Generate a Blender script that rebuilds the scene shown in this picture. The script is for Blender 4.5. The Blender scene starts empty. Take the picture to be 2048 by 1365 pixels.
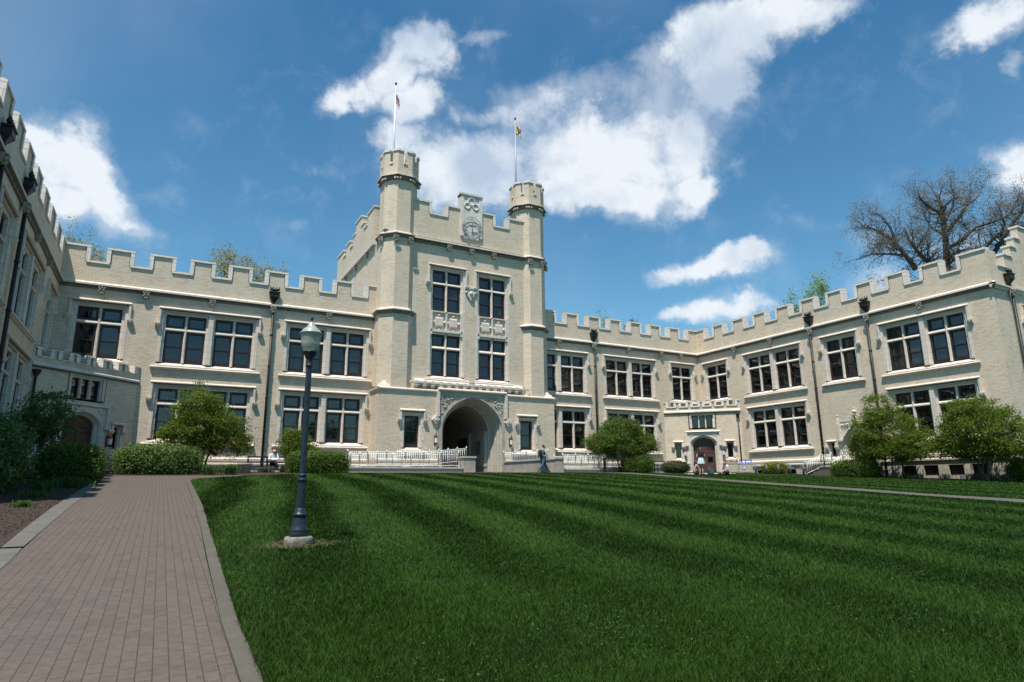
import bpy, bmesh, math, random
import numpy as np
from mathutils import Vector, Matrix
R = math.radians
random.seed(7)
rng = np.random.default_rng(11)
S = bpy.context.scene
COL = S.collection

# ------------------------------------------------------------------ camera
cam_d = bpy.data.cameras.new('camera')
cam = bpy.data.objects.new('camera', cam_d); COL.objects.link(cam)
cam_d.sensor_width = 36; cam_d.lens = 22.465
cam_d.clip_start = 0.05; cam_d.clip_end = 5000
RT = Vector((0.8787, -0.4773, -0.0080)); UP = Vector((-0.0978, -0.1963, 0.9757)); FW = Vector((0.4672, 0.8565, 0.2191))
cam.matrix_world = Matrix(((RT.x, UP.x, -FW.x, 0), (RT.y, UP.y, -FW.y, 0), (RT.z, UP.z, -FW.z, 0), (0, 0, 0, 1)))
S.camera = cam
FPX = 1278.0

def ray(px, py):
    return RT * ((px - 1024) / FPX) - UP * ((py - 682.5) / FPX) + FW

# ------------------------------------------------------------------ light
S.view_settings.view_transform = 'Standard'; S.view_settings.look = 'None'
S.view_settings.gamma = 1; S.view_settings.use_curve_mapping = False
S.view_settings.exposure = 0.36
SUN_DIR = Vector((-0.31, -0.28, 1.0)).normalized()
SUN_EL = math.asin(SUN_DIR.z); SUN_AZ = math.atan2(SUN_DIR.x, SUN_DIR.y)
sd = bpy.data.lights.new('sun', 'SUN'); sd.energy = 5.0; sd.angle = R(0.5); sd.color = (1.0, 0.94, 0.85)
so = bpy.data.objects.new('sun', sd); COL.objects.link(so)
so.rotation_mode = 'QUATERNION'; so.rotation_quaternion = SUN_DIR.to_track_quat('Z', 'Y')
so.location = (0, 0, 60)

W = bpy.data.worlds.new('World'); S.world = W; W.use_nodes = True
nt = W.node_tree; nt.nodes.clear()
def nd(t, **k):
    n = nt.nodes.new(t)
    for a, b in k.items(): setattr(n, a, b)
    return n
def lk(a, b): nt.links.new(a, b)
def math_n(op, a, b=None, clamp=False):
    n = nd('ShaderNodeMath', operation=op, use_clamp=clamp)
    for i, v in enumerate((a, b)):
        if v is None: continue
        if isinstance(v, (int, float)): n.inputs[i].default_value = v
        else: lk(v, n.inputs[i])
    return n.outputs[0]
out = nd('ShaderNodeOutputWorld')
sky = nd('ShaderNodeTexSky', sky_type='NISHITA'); sky.sun_disc = False
sky.sun_elevation = SUN_EL; sky.sun_rotation = SUN_AZ
sky.altitude = 300; sky.air_density = 1.0; sky.dust_density = 1.0; sky.ozone_density = 2.6
bg = nd('ShaderNodeBackground'); bg.inputs[1].default_value = 0.115
skm = nd('ShaderNodeMix', data_type='RGBA', blend_type='MULTIPLY'); skm.inputs[0].default_value = 1; lk(sky.outputs[0], skm.inputs[6]); tc0 = nd('ShaderNodeTexCoord'); sp0 = nd('ShaderNodeSeparateXYZ'); lk(tc0.outputs['Generated'], sp0.inputs[0])
hz = nd('ShaderNodeValToRGB'); lk(sp0.outputs[2], hz.inputs[0])
hz.color_ramp.elements[0].position = 0.12; hz.color_ramp.elements[0].color = (0.74, 1.08, 1.03, 1)
hz.color_ramp.elements[1].position = 0.72; hz.color_ramp.elements[1].color = (0.28, 0.78, 0.94, 1)
lk(hz.outputs[0], skm.inputs[7]); lk(skm.outputs[2], bg.inputs[0])
tc = nd('ShaderNodeTexCoord'); sep = nd('ShaderNodeSeparateXYZ'); lk(tc.outputs['Generated'], sep.inputs[0])
az = math_n('ARCTAN2', sep.outputs[0], sep.outputs[1]); el = math_n('ARCSINE', sep.outputs[2])
cmb = nd('ShaderNodeCombineXYZ'); lk(az, cmb.inputs[0]); lk(el, cmb.inputs[1])
def noise(vec, scale, detail, rough=0.55, dist=0.0):
    n = nd('ShaderNodeTexNoise'); n.inputs['Scale'].default_value = scale
    n.inputs['Detail'].default_value = detail; n.inputs['Roughness'].default_value = rough
    n.inputs['Distortion'].default_value = dist; lk(vec, n.inputs['Vector']); return n
n_w = noise(tc.outputs['Generated'], 7.0, 6, 0.6)
vs = nd('ShaderNodeVectorMath', operation='SUBTRACT'); lk(n_w.outputs['Color'], vs.inputs[0]); vs.inputs[1].default_value = (0.5, 0.5, 0.5)
vm = nd('ShaderNodeVectorMath', operation='MULTIPLY'); lk(vs.outputs[0], vm.inputs[0]); vm.inputs[1].default_value = (0.15, 0.12, 0)
va = nd('ShaderNodeVectorMath', operation='ADD'); lk(cmb.outputs[0], va.inputs[0]); lk(vm.outputs[0], va.inputs[1])
vz = nd('ShaderNodeVectorMath', operation='MULTIPLY'); lk(va.outputs[0], vz.inputs[0]); vz.inputs[1].default_value = (1, 1, 0)
vo = nd('ShaderNodeVectorMath', operation='ADD'); lk(vz.outputs[0], vo.inputs[0]); vo.inputs[1].default_value = (0, 0, 1)
CL = [  # the clouds of the photograph, as ellipses on the celestial sphere
 (1180,310,230,95,0,1),(1330,270,120,115,0,1),(960,350,170,80,0,1),(1200,380,190,48,5,1),(1375,370,75,36,0,.9),
 (1060,225,120,60,-10,.75),(1395,170,95,110,25,.95),(1440,70,130,80,-30,1),(1590,20,130,50,-12,.9),(1350,110,70,40,-10,.7),
 (1190,190,95,45,-20,.45),(930,240,60,35,0,.5),
 (850,105,72,68,0,1),(775,165,80,45,-30,.95),(700,205,90,34,4,.9),(815,215,80,50,0,.9),(800,285,80,38,0,.7),(955,92,65,20,-12,.45),
 (120,330,120,85,25,1),(190,400,95,68,10,1),(240,440,80,24,5,.85),(80,420,120,55,0,1),(60,275,60,36,20,.9),
 (1420,525,115,26,-2,.9),(1480,512,70,20,5,.8),(1365,538,60,18,0,.7),
 (1440,610,105,32,-10,.85),(1370,628,60,24,0,.75),(1640,475,170,34,12,.22),(330,385,120,26,4,.22),(640,330,110,26,2,.22),(300,470,150,30,8,.18),(560,380,150,40,14,.16),
 (2010,35,95,44,-18,.95),(2055,330,50,62,0,.95),(2050,125,26,24,0,.6),(1735,565,70,34,-25,.85),(1930,500,120,40,-10,.6),(600,455,30,16,0,.3),(1930,245,26,16,0,.2)]
def azel(px, py):
    d = ray(px, py).normalized(); return np.array([math.atan2(d.x, d.y), math.asin(d.z)])
acc = None
for (px, py, rx, ry, rot, amp) in CL:
    c = azel(px, py); J = np.array([(azel(px + 4, py) - azel(px - 4, py)) / 8, (azel(px, py + 4) - azel(px, py - 4)) / 8]).T
    t = R(rot); Rm = np.array([[math.cos(t), -math.sin(t)], [math.sin(t), math.cos(t)]])
    A = np.diag([1 / rx, 1 / ry]) @ Rm.T @ np.linalg.inv(J); o = -A @ c
    cc = nd('ShaderNodeCombineXYZ')
    for i in (0, 1):
        dn = nd('ShaderNodeVectorMath', operation='DOT_PRODUCT'); lk(vo.outputs[0], dn.inputs[0])
        dn.inputs[1].default_value = (A[i, 0], A[i, 1], o[i]); lk(dn.outputs['Value'], cc.inputs[i])
    ln = nd('ShaderNodeVectorMath', operation='LENGTH'); lk(cc.outputs[0], ln.inputs[0])
    mr = nd('ShaderNodeMapRange'); lk(ln.outputs['Value'], mr.inputs[0])
    mr.inputs[1].default_value = 0.15; mr.inputs[2].default_value = 1.6; mr.inputs[3].default_value = amp; mr.inputs[4].default_value = 0
    mr.interpolation_type = 'SMOOTHSTEP'
    acc = mr.outputs[0] if acc is None else math_n('SMOOTH_MAX', acc, mr.outputs[0])
    if acc.node.type == 'MATH' and acc.node.operation == 'SMOOTH_MAX': acc.node.inputs[2].default_value = 0.12
n_f = noise(tc.outputs['Generated'], 9.0, 13, 0.64, 0.25)
n_g = noise(tc.outputs['Generated'], 13.0, 9, 0.66, 0.35)
n_b = noise(tc.outputs['Generated'], 6.5, 7, 0.55, 0.2)
gate = math_n('MINIMUM', math_n('MULTIPLY', acc, 7.0), 1.0)
dens = math_n('ADD', acc, math_n('MULTIPLY', math_n('SUBTRACT', n_f.outputs[0], 0.5), 1.75))
mk = nd('ShaderNodeMapRange', interpolation_type='SMOOTHSTEP'); lk(dens, mk.inputs[0])
mk.inputs[1].default_value = 0.28; mk.inputs[2].default_value = 0.90
d2 = math_n('ADD', acc, math_n('MULTIPLY', math_n('SUBTRACT', n_g.outputs[0], 0.5), 1.5))
mv = nd('ShaderNodeMapRange', interpolation_type='SMOOTHSTEP'); lk(d2, mv.inputs[0])
mv.inputs[1].default_value = 0.02; mv.inputs[2].default_value = 0.95; mv.inputs[4].default_value = 0.50
mask = math_n('MULTIPLY', math_n('MAXIMUM', mk.outputs[0], mv.outputs[0]), gate)
n_h = noise(tc.outputs['Generated'], 2.2, 4, 0.45, 0.0)      # thin high haze
hv = nd('ShaderNodeMapRange', interpolation_type='SMOOTHSTEP'); lk(n_h.outputs[0], hv.inputs[0]); hv.inputs[1].default_value = 0.45; hv.inputs[2].default_value = 0.75; hv.inputs[4].default_value = 0.13
mask = math_n('MAXIMUM', mask, hv.outputs[0])
mask = math_n('MULTIPLY', mask, 0.96)
shd = math_n('ADD', math_n('MULTIPLY', n_b.outputs[0], 1.0), math_n('MULTIPLY', math_n('SUBTRACT', 0.9, acc), 0.10))
cr = nd('ShaderNodeValToRGB'); lk(shd, cr.inputs[0])
cr.color_ramp.elements[0].position = 0.34; cr.color_ramp.elements[0].color = (0.48, 0.59, 0.74, 1)
cr.color_ramp.elements[1].position = 0.54; cr.color_ramp.elements[1].color = (0.86, 0.91, 0.97, 1)
bg2 = nd('ShaderNodeBackground'); lk(cr.outputs[0], bg2.inputs[0]); bg2.inputs[1].default_value = 0.80
mx = nd('ShaderNodeMixShader'); lk(mask, mx.inputs[0]); lk(bg.outputs[0], mx.inputs[1]); lk(bg2.outputs[0], mx.inputs[2])
lk(mx.outputs[0], out.inputs[0])
S.cycles.max_bounces = 6; S.cycles.transparent_max_bounces = 8; S.cycles.sample_clamp_indirect = 4

# ------------------------------------------------------------------ materials
def mat(name):
    m = bpy.data.materials.new(name); m.use_nodes = True; t = m.node_tree
    b = t.nodes['Principled BSDF']; return m, t, b
def simple(name, col, rough=0.6, metal=0.0, var=0.0, scale=6.0, bump=0.0, ior=None, coord='Object'):
    m, t, b = mat(name)
    b.inputs['Base Color'].default_value = (*col, 1); b.inputs['Roughness'].default_value = rough; b.inputs['Metallic'].default_value = metal
    if ior: b.inputs['IOR'].default_value = ior
    if var or bump:
        tcn = t.nodes.new('ShaderNodeTexCoord'); n = t.nodes.new('ShaderNodeTexNoise')
        n.inputs['Scale'].default_value = scale; n.inputs['Detail'].default_value = 6; n.inputs['Roughness'].default_value = 0.65
        t.links.new(tcn.outputs[coord], n.inputs['Vector'])
        if var:
            r = t.nodes.new('ShaderNodeValToRGB'); e = r.color_ramp.elements
            e[0].position = 0.3; e[1].position = 0.7
            e[0].color = (*[c * (1 - var) for c in col], 1); e[1].color = (*[min(1, c * (1 + var)) for c in col], 1)
            t.links.new(n.outputs[0], r.inputs[0]); t.links.new(r.outputs[0], b.inputs['Base Color'])
        if bump:
            bp = t.nodes.new('ShaderNodeBump'); bp.inputs['Strength'].default_value = bump; bp.inputs['Distance'].default_value = 0.02
            t.links.new(n.outputs[0], bp.inputs['Height']); t.links.new(bp.outputs[0], b.inputs['Normal'])
    return m
def brickmat(name, c1, c2, mortar, bw, bh, ms, stain=0.18, rough=0.85, bump=0.35, stain_col=(0.30, 0.28, 0.25), offset=0.5, patch=None):
    m, t, b = mat(name); N = t.nodes; L = t.links
    uv = N.new('ShaderNodeUVMap')
    br = N.new('ShaderNodeTexBrick'); br.inputs['Scale'].default_value = 1
    br.inputs['Brick Width'].default_value = bw; br.inputs['Row Height'].default_value = bh; br.inputs['Mortar Size'].default_value = ms
    br.inputs['Mortar Smooth'].default_value = 0.3; br.offset = offset
    br.inputs['Color1'].default_value = (*c1, 1); br.inputs['Color2'].default_value = (*c2, 1); br.inputs['Mortar'].default_value = (*mortar, 1)
    L.new(uv.outputs[0], br.inputs['Vector'])
    wn = N.new('ShaderNodeTexNoise'); wn.inputs['Scale'].default_value = 0.45; wn.inputs['Detail'].default_value = 5; wn.inputs['Roughness'].default_value = 0.6
    L.new(uv.outputs[0], wn.inputs['Vector'])
    fn = N.new('ShaderNodeTexNoise'); fn.inputs['Scale'].default_value = 14; fn.inputs['Detail'].default_value = 4
    L.new(uv.outputs[0], fn.inputs['Vector'])
    mr = N.new('ShaderNodeMapRange'); mr.inputs[1].default_value = 0.45; mr.inputs[2].default_value = 0.75; mr.inputs[3].default_value = 0; mr.inputs[4].default_value = stain
    L.new(wn.outputs[0], mr.inputs[0])
    mx = N.new('ShaderNodeMix'); mx.data_type = 'RGBA'; L.new(mr.outputs[0], mx.inputs[0]); L.new(br.outputs[0], mx.inputs[6]); mx.inputs[7].default_value = (*stain_col, 1)
    # soot streaks running down from ledges and corners of the masonry
    mp = N.new('ShaderNodeMapping'); mp.inputs['Scale'].default_value = (1.3, 0.16, 1); L.new(uv.outputs[0], mp.inputs[0])
    sn = N.new('ShaderNodeTexNoise'); sn.inputs['Scale'].default_value = 1.6; sn.inputs['Detail'].default_value = 7; L.new(mp.outputs[0], sn.inputs['Vector'])
    m3 = N.new('ShaderNodeMapRange'); m3.inputs[1].default_value = 0.52; m3.inputs[2].default_value = 0.78; m3.inputs[3].default_value = 0; m3.inputs[4].default_value = 0.34
    L.new(sn.outputs[0], m3.inputs[0])
    mx3 = N.new('ShaderNodeMix'); mx3.data_type = 'RGBA'; L.new(m3.outputs[0], mx3.inputs[0]); L.new(mx.outputs[2], mx3.inputs[6]); mx3.inputs[7].default_value = (*[c * 0.62 for c in c1], 1)
    if patch:
        b2 = N.new('ShaderNodeTexBrick'); b2.inputs['Scale'].default_value = 1; b2.inputs['Brick Width'].default_value = bw; b2.inputs['Row Height'].default_value = bh; b2.inputs['Mortar Size'].default_value = 0; b2.offset = offset
        b2.inputs['Color1'].default_value = (0, 0, 0, 1); b2.inputs['Color2'].default_value = (1, 1, 1, 1); L.new(uv.outputs[0], b2.inputs['Vector'])
        pn = N.new('ShaderNodeTexNoise'); pn.inputs['Scale'].default_value = 0.8; pn.inputs['Detail'].default_value = 6; L.new(uv.outputs[0], pn.inputs['Vector'])
        pm = N.new('ShaderNodeMath'); pm.operation = 'MULTIPLY_ADD'; pm.inputs[1].default_value = 0.42; L.new(b2.outputs[0], pm.inputs[0]); L.new(pn.outputs[0], pm.inputs[2])
        pr_ = N.new('ShaderNodeMapRange'); pr_.inputs[1].default_value = 0.80; pr_.inputs[2].default_value = 0.92; pr_.inputs[4].default_value = 0.26; L.new(pm.outputs[0], pr_.inputs[0])
        pg = N.new('ShaderNodeMath'); pg.operation = 'MULTIPLY'; L.new(pr_.outputs[0], pg.inputs[0]); iv = N.new('ShaderNodeMath'); iv.operation = 'SUBTRACT'; iv.inputs[0].default_value = 1; L.new(br.outputs['Fac'], iv.inputs[1]); L.new(iv.outputs[0], pg.inputs[1])
        px_ = N.new('ShaderNodeMix'); px_.data_type = 'RGBA'; L.new(pg.outputs[0], px_.inputs[0]); L.new(mx3.outputs[2], px_.inputs[6]); px_.inputs[7].default_value = (*patch, 1); mx3 = px_
    mm = N.new('ShaderNodeMix'); mm.data_type = 'RGBA'; mm.blend_type = 'OVERLAY'; mm.inputs[0].default_value = 0.35
    L.new(mx3.outputs[2], mm.inputs[6]); L.new(fn.outputs[0], mm.inputs[7])
    L.new(mm.outputs[2], b.inputs['Base Color']); b.inputs['Roughness'].default_value = rough
    bp = N.new('ShaderNodeBump'); bp.inputs['Strength'].default_value = bump; bp.inputs['Distance'].default_value = 0.012; bp.invert = True
    L.new(br.outputs['Fac'], bp.inputs['Height']); L.new(bp.outputs[0], b.inputs['Normal'])
    return m
GRIME_SHADE = simple('grime_and_shade_stone', (0.17, 0.15, 0.125), 0.9, 0, 0.4, 5)  # grime on coping tops, and painted shade lines under and beside mouldings
PANEL = simple('pale_carved_panel', (0.66, 0.61, 0.55), 0.7, 0, 0.15, 4)
BRICK = brickmat('cream_brick', (0.73, 0.612, 0.47), (0.645, 0.532, 0.402), (0.38, 0.32, 0.245), 0.30, 0.078, 0.008, patch=(0.42, 0.29, 0.20), stain=0.45, stain_col=(0.46, 0.40, 0.32))
STONE = brickmat('pale_terracotta', (0.71, 0.625, 0.535), (0.64, 0.56, 0.48), (0.36, 0.31, 0.27), 0.62, 0.36, 0.008, stain=0.25, rough=0.7, bump=0.15, stain_col=(0.48, 0.43, 0.37))
COPING = brickmat('coping_stone', (0.82, 0.74, 0.655), (0.74, 0.66, 0.585), (0.30, 0.27, 0.24), 0.75, 0.9, 0.010, stain=0.35, rough=0.75, bump=0.15, stain_col=(0.45, 0.42, 0.38))
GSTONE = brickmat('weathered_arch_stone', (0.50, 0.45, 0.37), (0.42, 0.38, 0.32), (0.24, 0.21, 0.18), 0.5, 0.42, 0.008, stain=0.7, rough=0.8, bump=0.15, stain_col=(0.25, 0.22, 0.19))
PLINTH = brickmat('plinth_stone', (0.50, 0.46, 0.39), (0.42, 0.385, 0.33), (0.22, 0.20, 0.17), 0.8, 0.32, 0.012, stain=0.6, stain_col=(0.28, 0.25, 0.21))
BROWNSTONE = simple('brown_ramp_stone', (0.40, 0.33, 0.28), 0.85, 0, 0.25, 2.5, 0.4)
ROOF = simple('roof_felt', (0.12, 0.12, 0.12), 0.9)
FRAME = simple('dark_brown_sash_paint', (0.022, 0.014, 0.014), 0.45)
LEAD = simple('dark_bronze_pipe', (0.022, 0.019, 0.016), 0.5, 0.3, 0.4, 5)
BRONZE = simple('verdigris_bronze', (0.22, 0.26, 0.24), 0.55, 0.5, 0.3, 8)
WHITE = simple('white_railing_paint', (0.93, 0.92, 0.87), 0.5)
DOORM = simple('brown_door_wood', (0.085, 0.034, 0.024), 0.5, 0, 0.25, 4)
BLACK = simple('black_paint', (0.014, 0.014, 0.016), 0.45)
LAMPGREEN = simple('blue_black_lamp_paint', (0.012, 0.023, 0.034), 0.42, 0.0, 0.55, 14, 0.25)
CONC = simple('concrete', (0.105, 0.098, 0.084), 0.9, 0, 0.22, 3, 0.35)
CONC2 = simple('light_concrete', (0.085, 0.074, 0.058), 0.9, 0, 0.2, 2.5, 0.35)
FOOT = simple('rough_footing_concrete', (0.20, 0.18, 0.145), 0.95, 0, 0.45, 9, 1.0)
BARK = simple('grey_bark', (0.10, 0.083, 0.066), 0.95, 0, 0.4, 9, 0.8)
OAKBARK = simple('oak_bark', (0.085, 0.07, 0.058), 0.95, 0, 0.4, 4, 0.8)
PINKSTONE = simple('planter_concrete', (0.36, 0.29, 0.25), 0.9, 0, 0.2, 5, 0.3)

def glassmat(name, base, ior=1.75, rough=0.015):
    m, t, b = mat(name)
    b.inputs['Base Color'].default_value = (*base, 1); b.inputs['Roughness'].default_value = rough; b.inputs['IOR'].default_value = ior
    tcn = t.nodes.new('ShaderNodeTexCoord'); n = t.nodes.new('ShaderNodeTexNoise'); n.inputs['Scale'].default_value = 1.3; n.inputs['Detail'].default_value = 2
    t.links.new(tcn.outputs['Object'], n.inputs['Vector'])
    oi = t.nodes.new('ShaderNodeObjectInfo'); n2 = t.nodes.new('ShaderNodeTexNoise'); n2.noise_dimensions = '4D'; n2.inputs['Scale'].default_value = 0.9; n2.inputs['Detail'].default_value = 3
    mw = t.nodes.new('ShaderNodeMath'); mw.operation = 'MULTIPLY'; mw.inputs[1].default_value = 40; t.links.new(oi.outputs['Random'], mw.inputs[0]); t.links.new(mw.outputs[0], n2.inputs['W']); t.links.new(tcn.outputs['Object'], n2.inputs['Vector'])
    rr = t.nodes.new('ShaderNodeValToRGB'); rr.color_ramp.elements[0].position = 0.5; rr.color_ramp.elements[0].color = (*base, 1); rr.color_ramp.elements[1].position = 0.72; rr.color_ramp.elements[1].color = (0.035, 0.036, 0.034, 1)
    t.links.new(n2.outputs[0], rr.inputs[0]); t.links.new(rr.outputs[0], b.inputs['Base Color'])
    bp = t.nodes.new('ShaderNodeBump'); bp.inputs['Strength'].default_value = 0.25; bp.inputs['Distance'].default_value = 0.02
    t.links.new(n.outputs[0], bp.inputs['Height']); t.links.new(bp.outputs[0], b.inputs['Normal'])
    return m
GLASS = glassmat('window_glass', (0.003, 0.004, 0.006), 1.72)

def leafmat(name, c1, c2, trans=0.35, rough=0.6, spec=0.3):
    m = bpy.data.materials.new(name); m.use_nodes = True; t = m.node_tree; N = t.nodes; L = t.links
    b = N['Principled BSDF']; b.inputs['Roughness'].default_value = rough; b.inputs['Specular IOR Level'].default_value = spec
    at = N.new('ShaderNodeAttribute'); at.attribute_name = 'tint'
    r = N.new('ShaderNodeValToRGB'); r.color_ramp.elements[0].color = (*c1, 1); r.color_ramp.elements[1].color = (*c2, 1)
    L.new(at.outputs['Fac'], r.inputs[0]); L.new(r.outputs[0], b.inputs['Base Color'])
    tr = N.new('ShaderNodeBsdfTranslucent'); L.new(r.outputs[0], tr.inputs[0])
    ms = N.new('ShaderNodeMixShader'); ms.inputs[0].default_value = trans
    L.new(b.outputs[0], ms.inputs[1]); L.new(tr.outputs[0], ms.inputs[2]); L.new(ms.outputs[0], N['Material Output'].inputs[0])
    return m
LEAF_A = leafmat('hawthorn_leaves', (0.058, 0.096, 0.012), (0.195, 0.270, 0.030), 0.5)
LEAF_B = leafmat('dark_shrub_leaves', (0.050, 0.098, 0.020), (0.160, 0.250, 0.055), 0.35)
LEAF_C = leafmat('bright_hedge_leaves', (0.042, 0.082, 0.010), (0.140, 0.220, 0.026), 0.35)
LEAF_D = leafmat('olive_shrub_leaves', (0.045, 0.058, 0.020), (0.105, 0.115, 0.040), 0.3)
LEAF_Y = leafmat('yellow_shrub_leaves', (0.10, 0.12, 0.015), (0.24, 0.23, 0.03), 0.3)
LEAF_P = leafmat('pale_spring_leaves', (0.20, 0.18, 0.05), (0.48, 0.42, 0.12), 0.5)
LEAF_G = leafmat('fresh_green_leaves', (0.14, 0.22, 0.04), (0.32, 0.44, 0.09), 0.5)
CATKIN = leafmat('grey_brown_catkins', (0.14, 0.12, 0.085), (0.33, 0.295, 0.22), 0.4)
LILY = leafmat('daylily_leaves', (0.035, 0.085, 0.015), (0.090, 0.180, 0.035), 0.4)
IRIS = leafmat('grey_green_bulb_leaves', (0.05, 0.085, 0.05), (0.12, 0.16, 0.10), 0.3)
PETAL = leafmat('white_blossom', (0.6, 0.6, 0.55), (0.8, 0.8, 0.76), 0.3)
GRASSM = leafmat('grass_blades', (0.0120, 0.035, 0.0022), (0.052, 0.110, 0.0095), 0.25, 0.6, 0.2)

# ------------------------------------------------------------------ mesh helpers
def tag(o, label=None, cat=None, group=None, kind=None):
    if label: o['label'] = label
    if cat: o['category'] = cat
    if group: o['group'] = group
    if kind: o['kind'] = kind
    return o
def empty(name, loc=(0, 0, 0), rz=0.0):
    o = bpy.data.objects.new(name, None); COL.objects.link(o); o.location = loc; o.rotation_euler = (0, 0, rz)
    o.empty_display_size = 0.3; return o
def place(name, me, parent=None, loc=(0, 0, 0), rz=0.0):
    o = bpy.data.objects.new(name, me); COL.objects.link(o)
    if parent: o.parent = parent
    o.location = loc; o.rotation_euler = (0, 0, rz); return o
class MB:
    def __init__(s): s.v = []; s.f = []; s.m = []; s.sm = []
    def add(s, vs, fs, mi=0, smooth=False):
        o = len(s.v); s.v += [tuple(p) for p in vs]
        for f in fs: s.f.append(tuple(i + o for i in f)); s.m.append(mi); s.sm.append(smooth)
    def quad(s, a, b, c, d, mi=0): s.add([a, b, c, d], [(0, 1, 2, 3)], mi)
    def box(s, x0, x1, y0, y1, z0, z1, mi=0):
        if x1 - x0 < 1e-5 or y1 - y0 < 1e-5 or z1 - z0 < 1e-5: return
        s.add([(x0, y0, z0), (x1, y0, z0), (x1, y1, z0), (x0, y1, z0), (x0, y0, z1), (x1, y0, z1), (x1, y1, z1), (x0, y1, z1)],
              [(0, 3, 2, 1), (4, 5, 6, 7), (0, 1, 5, 4), (1, 2, 6, 5), (2, 3, 7, 6), (3, 0, 4, 7)], mi)
    def prof(s, x0, x1, pts, mi=0):        # closed profile of (y, z) extruded along x
        n = len(pts)
        s.add([(x0, y, z) for y, z in pts] + [(x1, y, z) for y, z in pts],
              [tuple(range(n)), tuple(range(2 * n - 1, n - 1, -1))] + [(i, i + n, (i + 1) % n + n, (i + 1) % n) for i in range(n)], mi)
    def rings(s, rings, mi=0, closed=True, caps=True, smooth=False):
        n = len(rings[0]); vs = [p for r in rings for p in r]; fs = []
        for k in range(len(rings) - 1):
            for i in range(n if closed else n - 1):
                j = (i + 1) % n; fs.append((k * n + i, k * n + j, (k + 1) * n + j, (k + 1) * n + i))
        if caps and closed:
            fs.append(tuple(range(n - 1, -1, -1))); fs.append(tuple((len(rings) - 1) * n + i for i in range(n)))
        s.add(vs, fs, mi, smooth)
    def lathe(s, prof, n=24, c=(0, 0), mi=0, flute=0.0, smooth=True):
        rs = []
        for r, z in prof:
            rs.append([(c[0] + r * (1 - (flute if i % 2 else 0)) * math.cos(2 * math.pi * i / n), c[1] + r * (1 - (flute if i % 2 else 0)) * math.sin(2 * math.pi * i / n), z) for i in range(n)])
        s.rings(rs, mi, smooth=smooth)
    def tube(s, pts, r, n=8, mi=0, smooth=True):
        pts = [Vector(p) for p in pts]; rr = r if isinstance(r, (list, tuple)) else [r] * len(pts); rs = []
        for i, p in enumerate(pts):
            d = (pts[min(i + 1, len(pts) - 1)] - pts[max(i - 1, 0)]).normalized()
            a = Vector((0, 0, 1)) if abs(d.z) < 0.9 else Vector((1, 0, 0))
            u = d.cross(a).normalized(); w = d.cross(u)
            rs.append([tuple(p + (u * math.cos(2 * math.pi * k / n) + w * math.sin(2 * math.pi * k / n)) * rr[i]) for k in range(n)])
        s.rings(rs, mi, smooth=smooth)
    def ball(s, c, r, n=8, mi=0, sq=(1, 1, 1)):
        rs = []
        for k in range(n // 2 + 1):
            a = math.pi * k / (n // 2) * 0.98 + 0.03
            rs.append([(c[0] + sq[0] * r * math.sin(a) * math.cos(2 * math.pi * i / n), c[1] + sq[1] * r * math.sin(a) * math.sin(2 * math.pi * i / n), c[2] - sq[2] * r * math.cos(a)) for i in range(n)])
        s.rings(rs, mi, smooth=True)
    def mesh(s, name, mats, fix=True):
        me = bpy.data.meshes.new(name); me.from_pydata(s.v, [], s.f)
        for m in (mats if isinstance(mats, (list, tuple)) else [mats]): me.materials.append(m)
        me.polygons.foreach_set('material_index', s.m); me.polygons.foreach_set('use_smooth', s.sm)
        if fix:
            bm = bmesh.new(); bm.from_mesh(me); bmesh.ops.recalc_face_normals(bm, faces=bm.faces); bm.to_mesh(me); bm.free()
        me.update(); uvbox(me); return me
    def build(s, name, mats, parent=None, loc=(0, 0, 0), rz=0.0, fix=True):
        return place(name, s.mesh(name, mats, fix), parent, loc, rz)
def uvbox(me):
    uv = me.uv_layers.new(name='UVMap').data; vs = me.vertices
    for p in me.polygons:
        n = p.normal
        if abs(n.z) > 0.9:
            for li in p.loop_indices: c = vs[me.loops[li].vertex_index].co; uv[li].uv = (c.x, c.y)
        else:
            l = math.hypot(n.x, n.y) or 1; tx, ty = -n.y / l, n.x / l
            for li in p.loop_indices: c = vs[me.loops[li].vertex_index].co; uv[li].uv = (c.x * tx + c.y * ty, c.z)
def mesh_np(name, V, F, mats, tint=None, smooth=False):
    me = bpy.data.meshes.new(name); k = F.shape[1]
    me.vertices.add(len(V)); me.vertices.foreach_set('co', V.astype(np.float32).ravel())
    me.loops.add(F.size); me.loops.foreach_set('vertex_index', F.astype(np.int32).ravel())
    me.polygons.add(len(F)); me.polygons.foreach_set('loop_start', np.arange(0, F.size, k, dtype=np.int32))
    me.update(calc_edges=True)
    for m in (mats if isinstance(mats, (list, tuple)) else [mats]): me.materials.append(m)
    if tint is not None:
        a = me.attributes.new('tint', 'FLOAT', 'POINT'); a.data.foreach_set('value', tint.astype(np.float32))
    me.polygons.foreach_set('use_smooth', np.full(len(F), smooth)); return me

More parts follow.
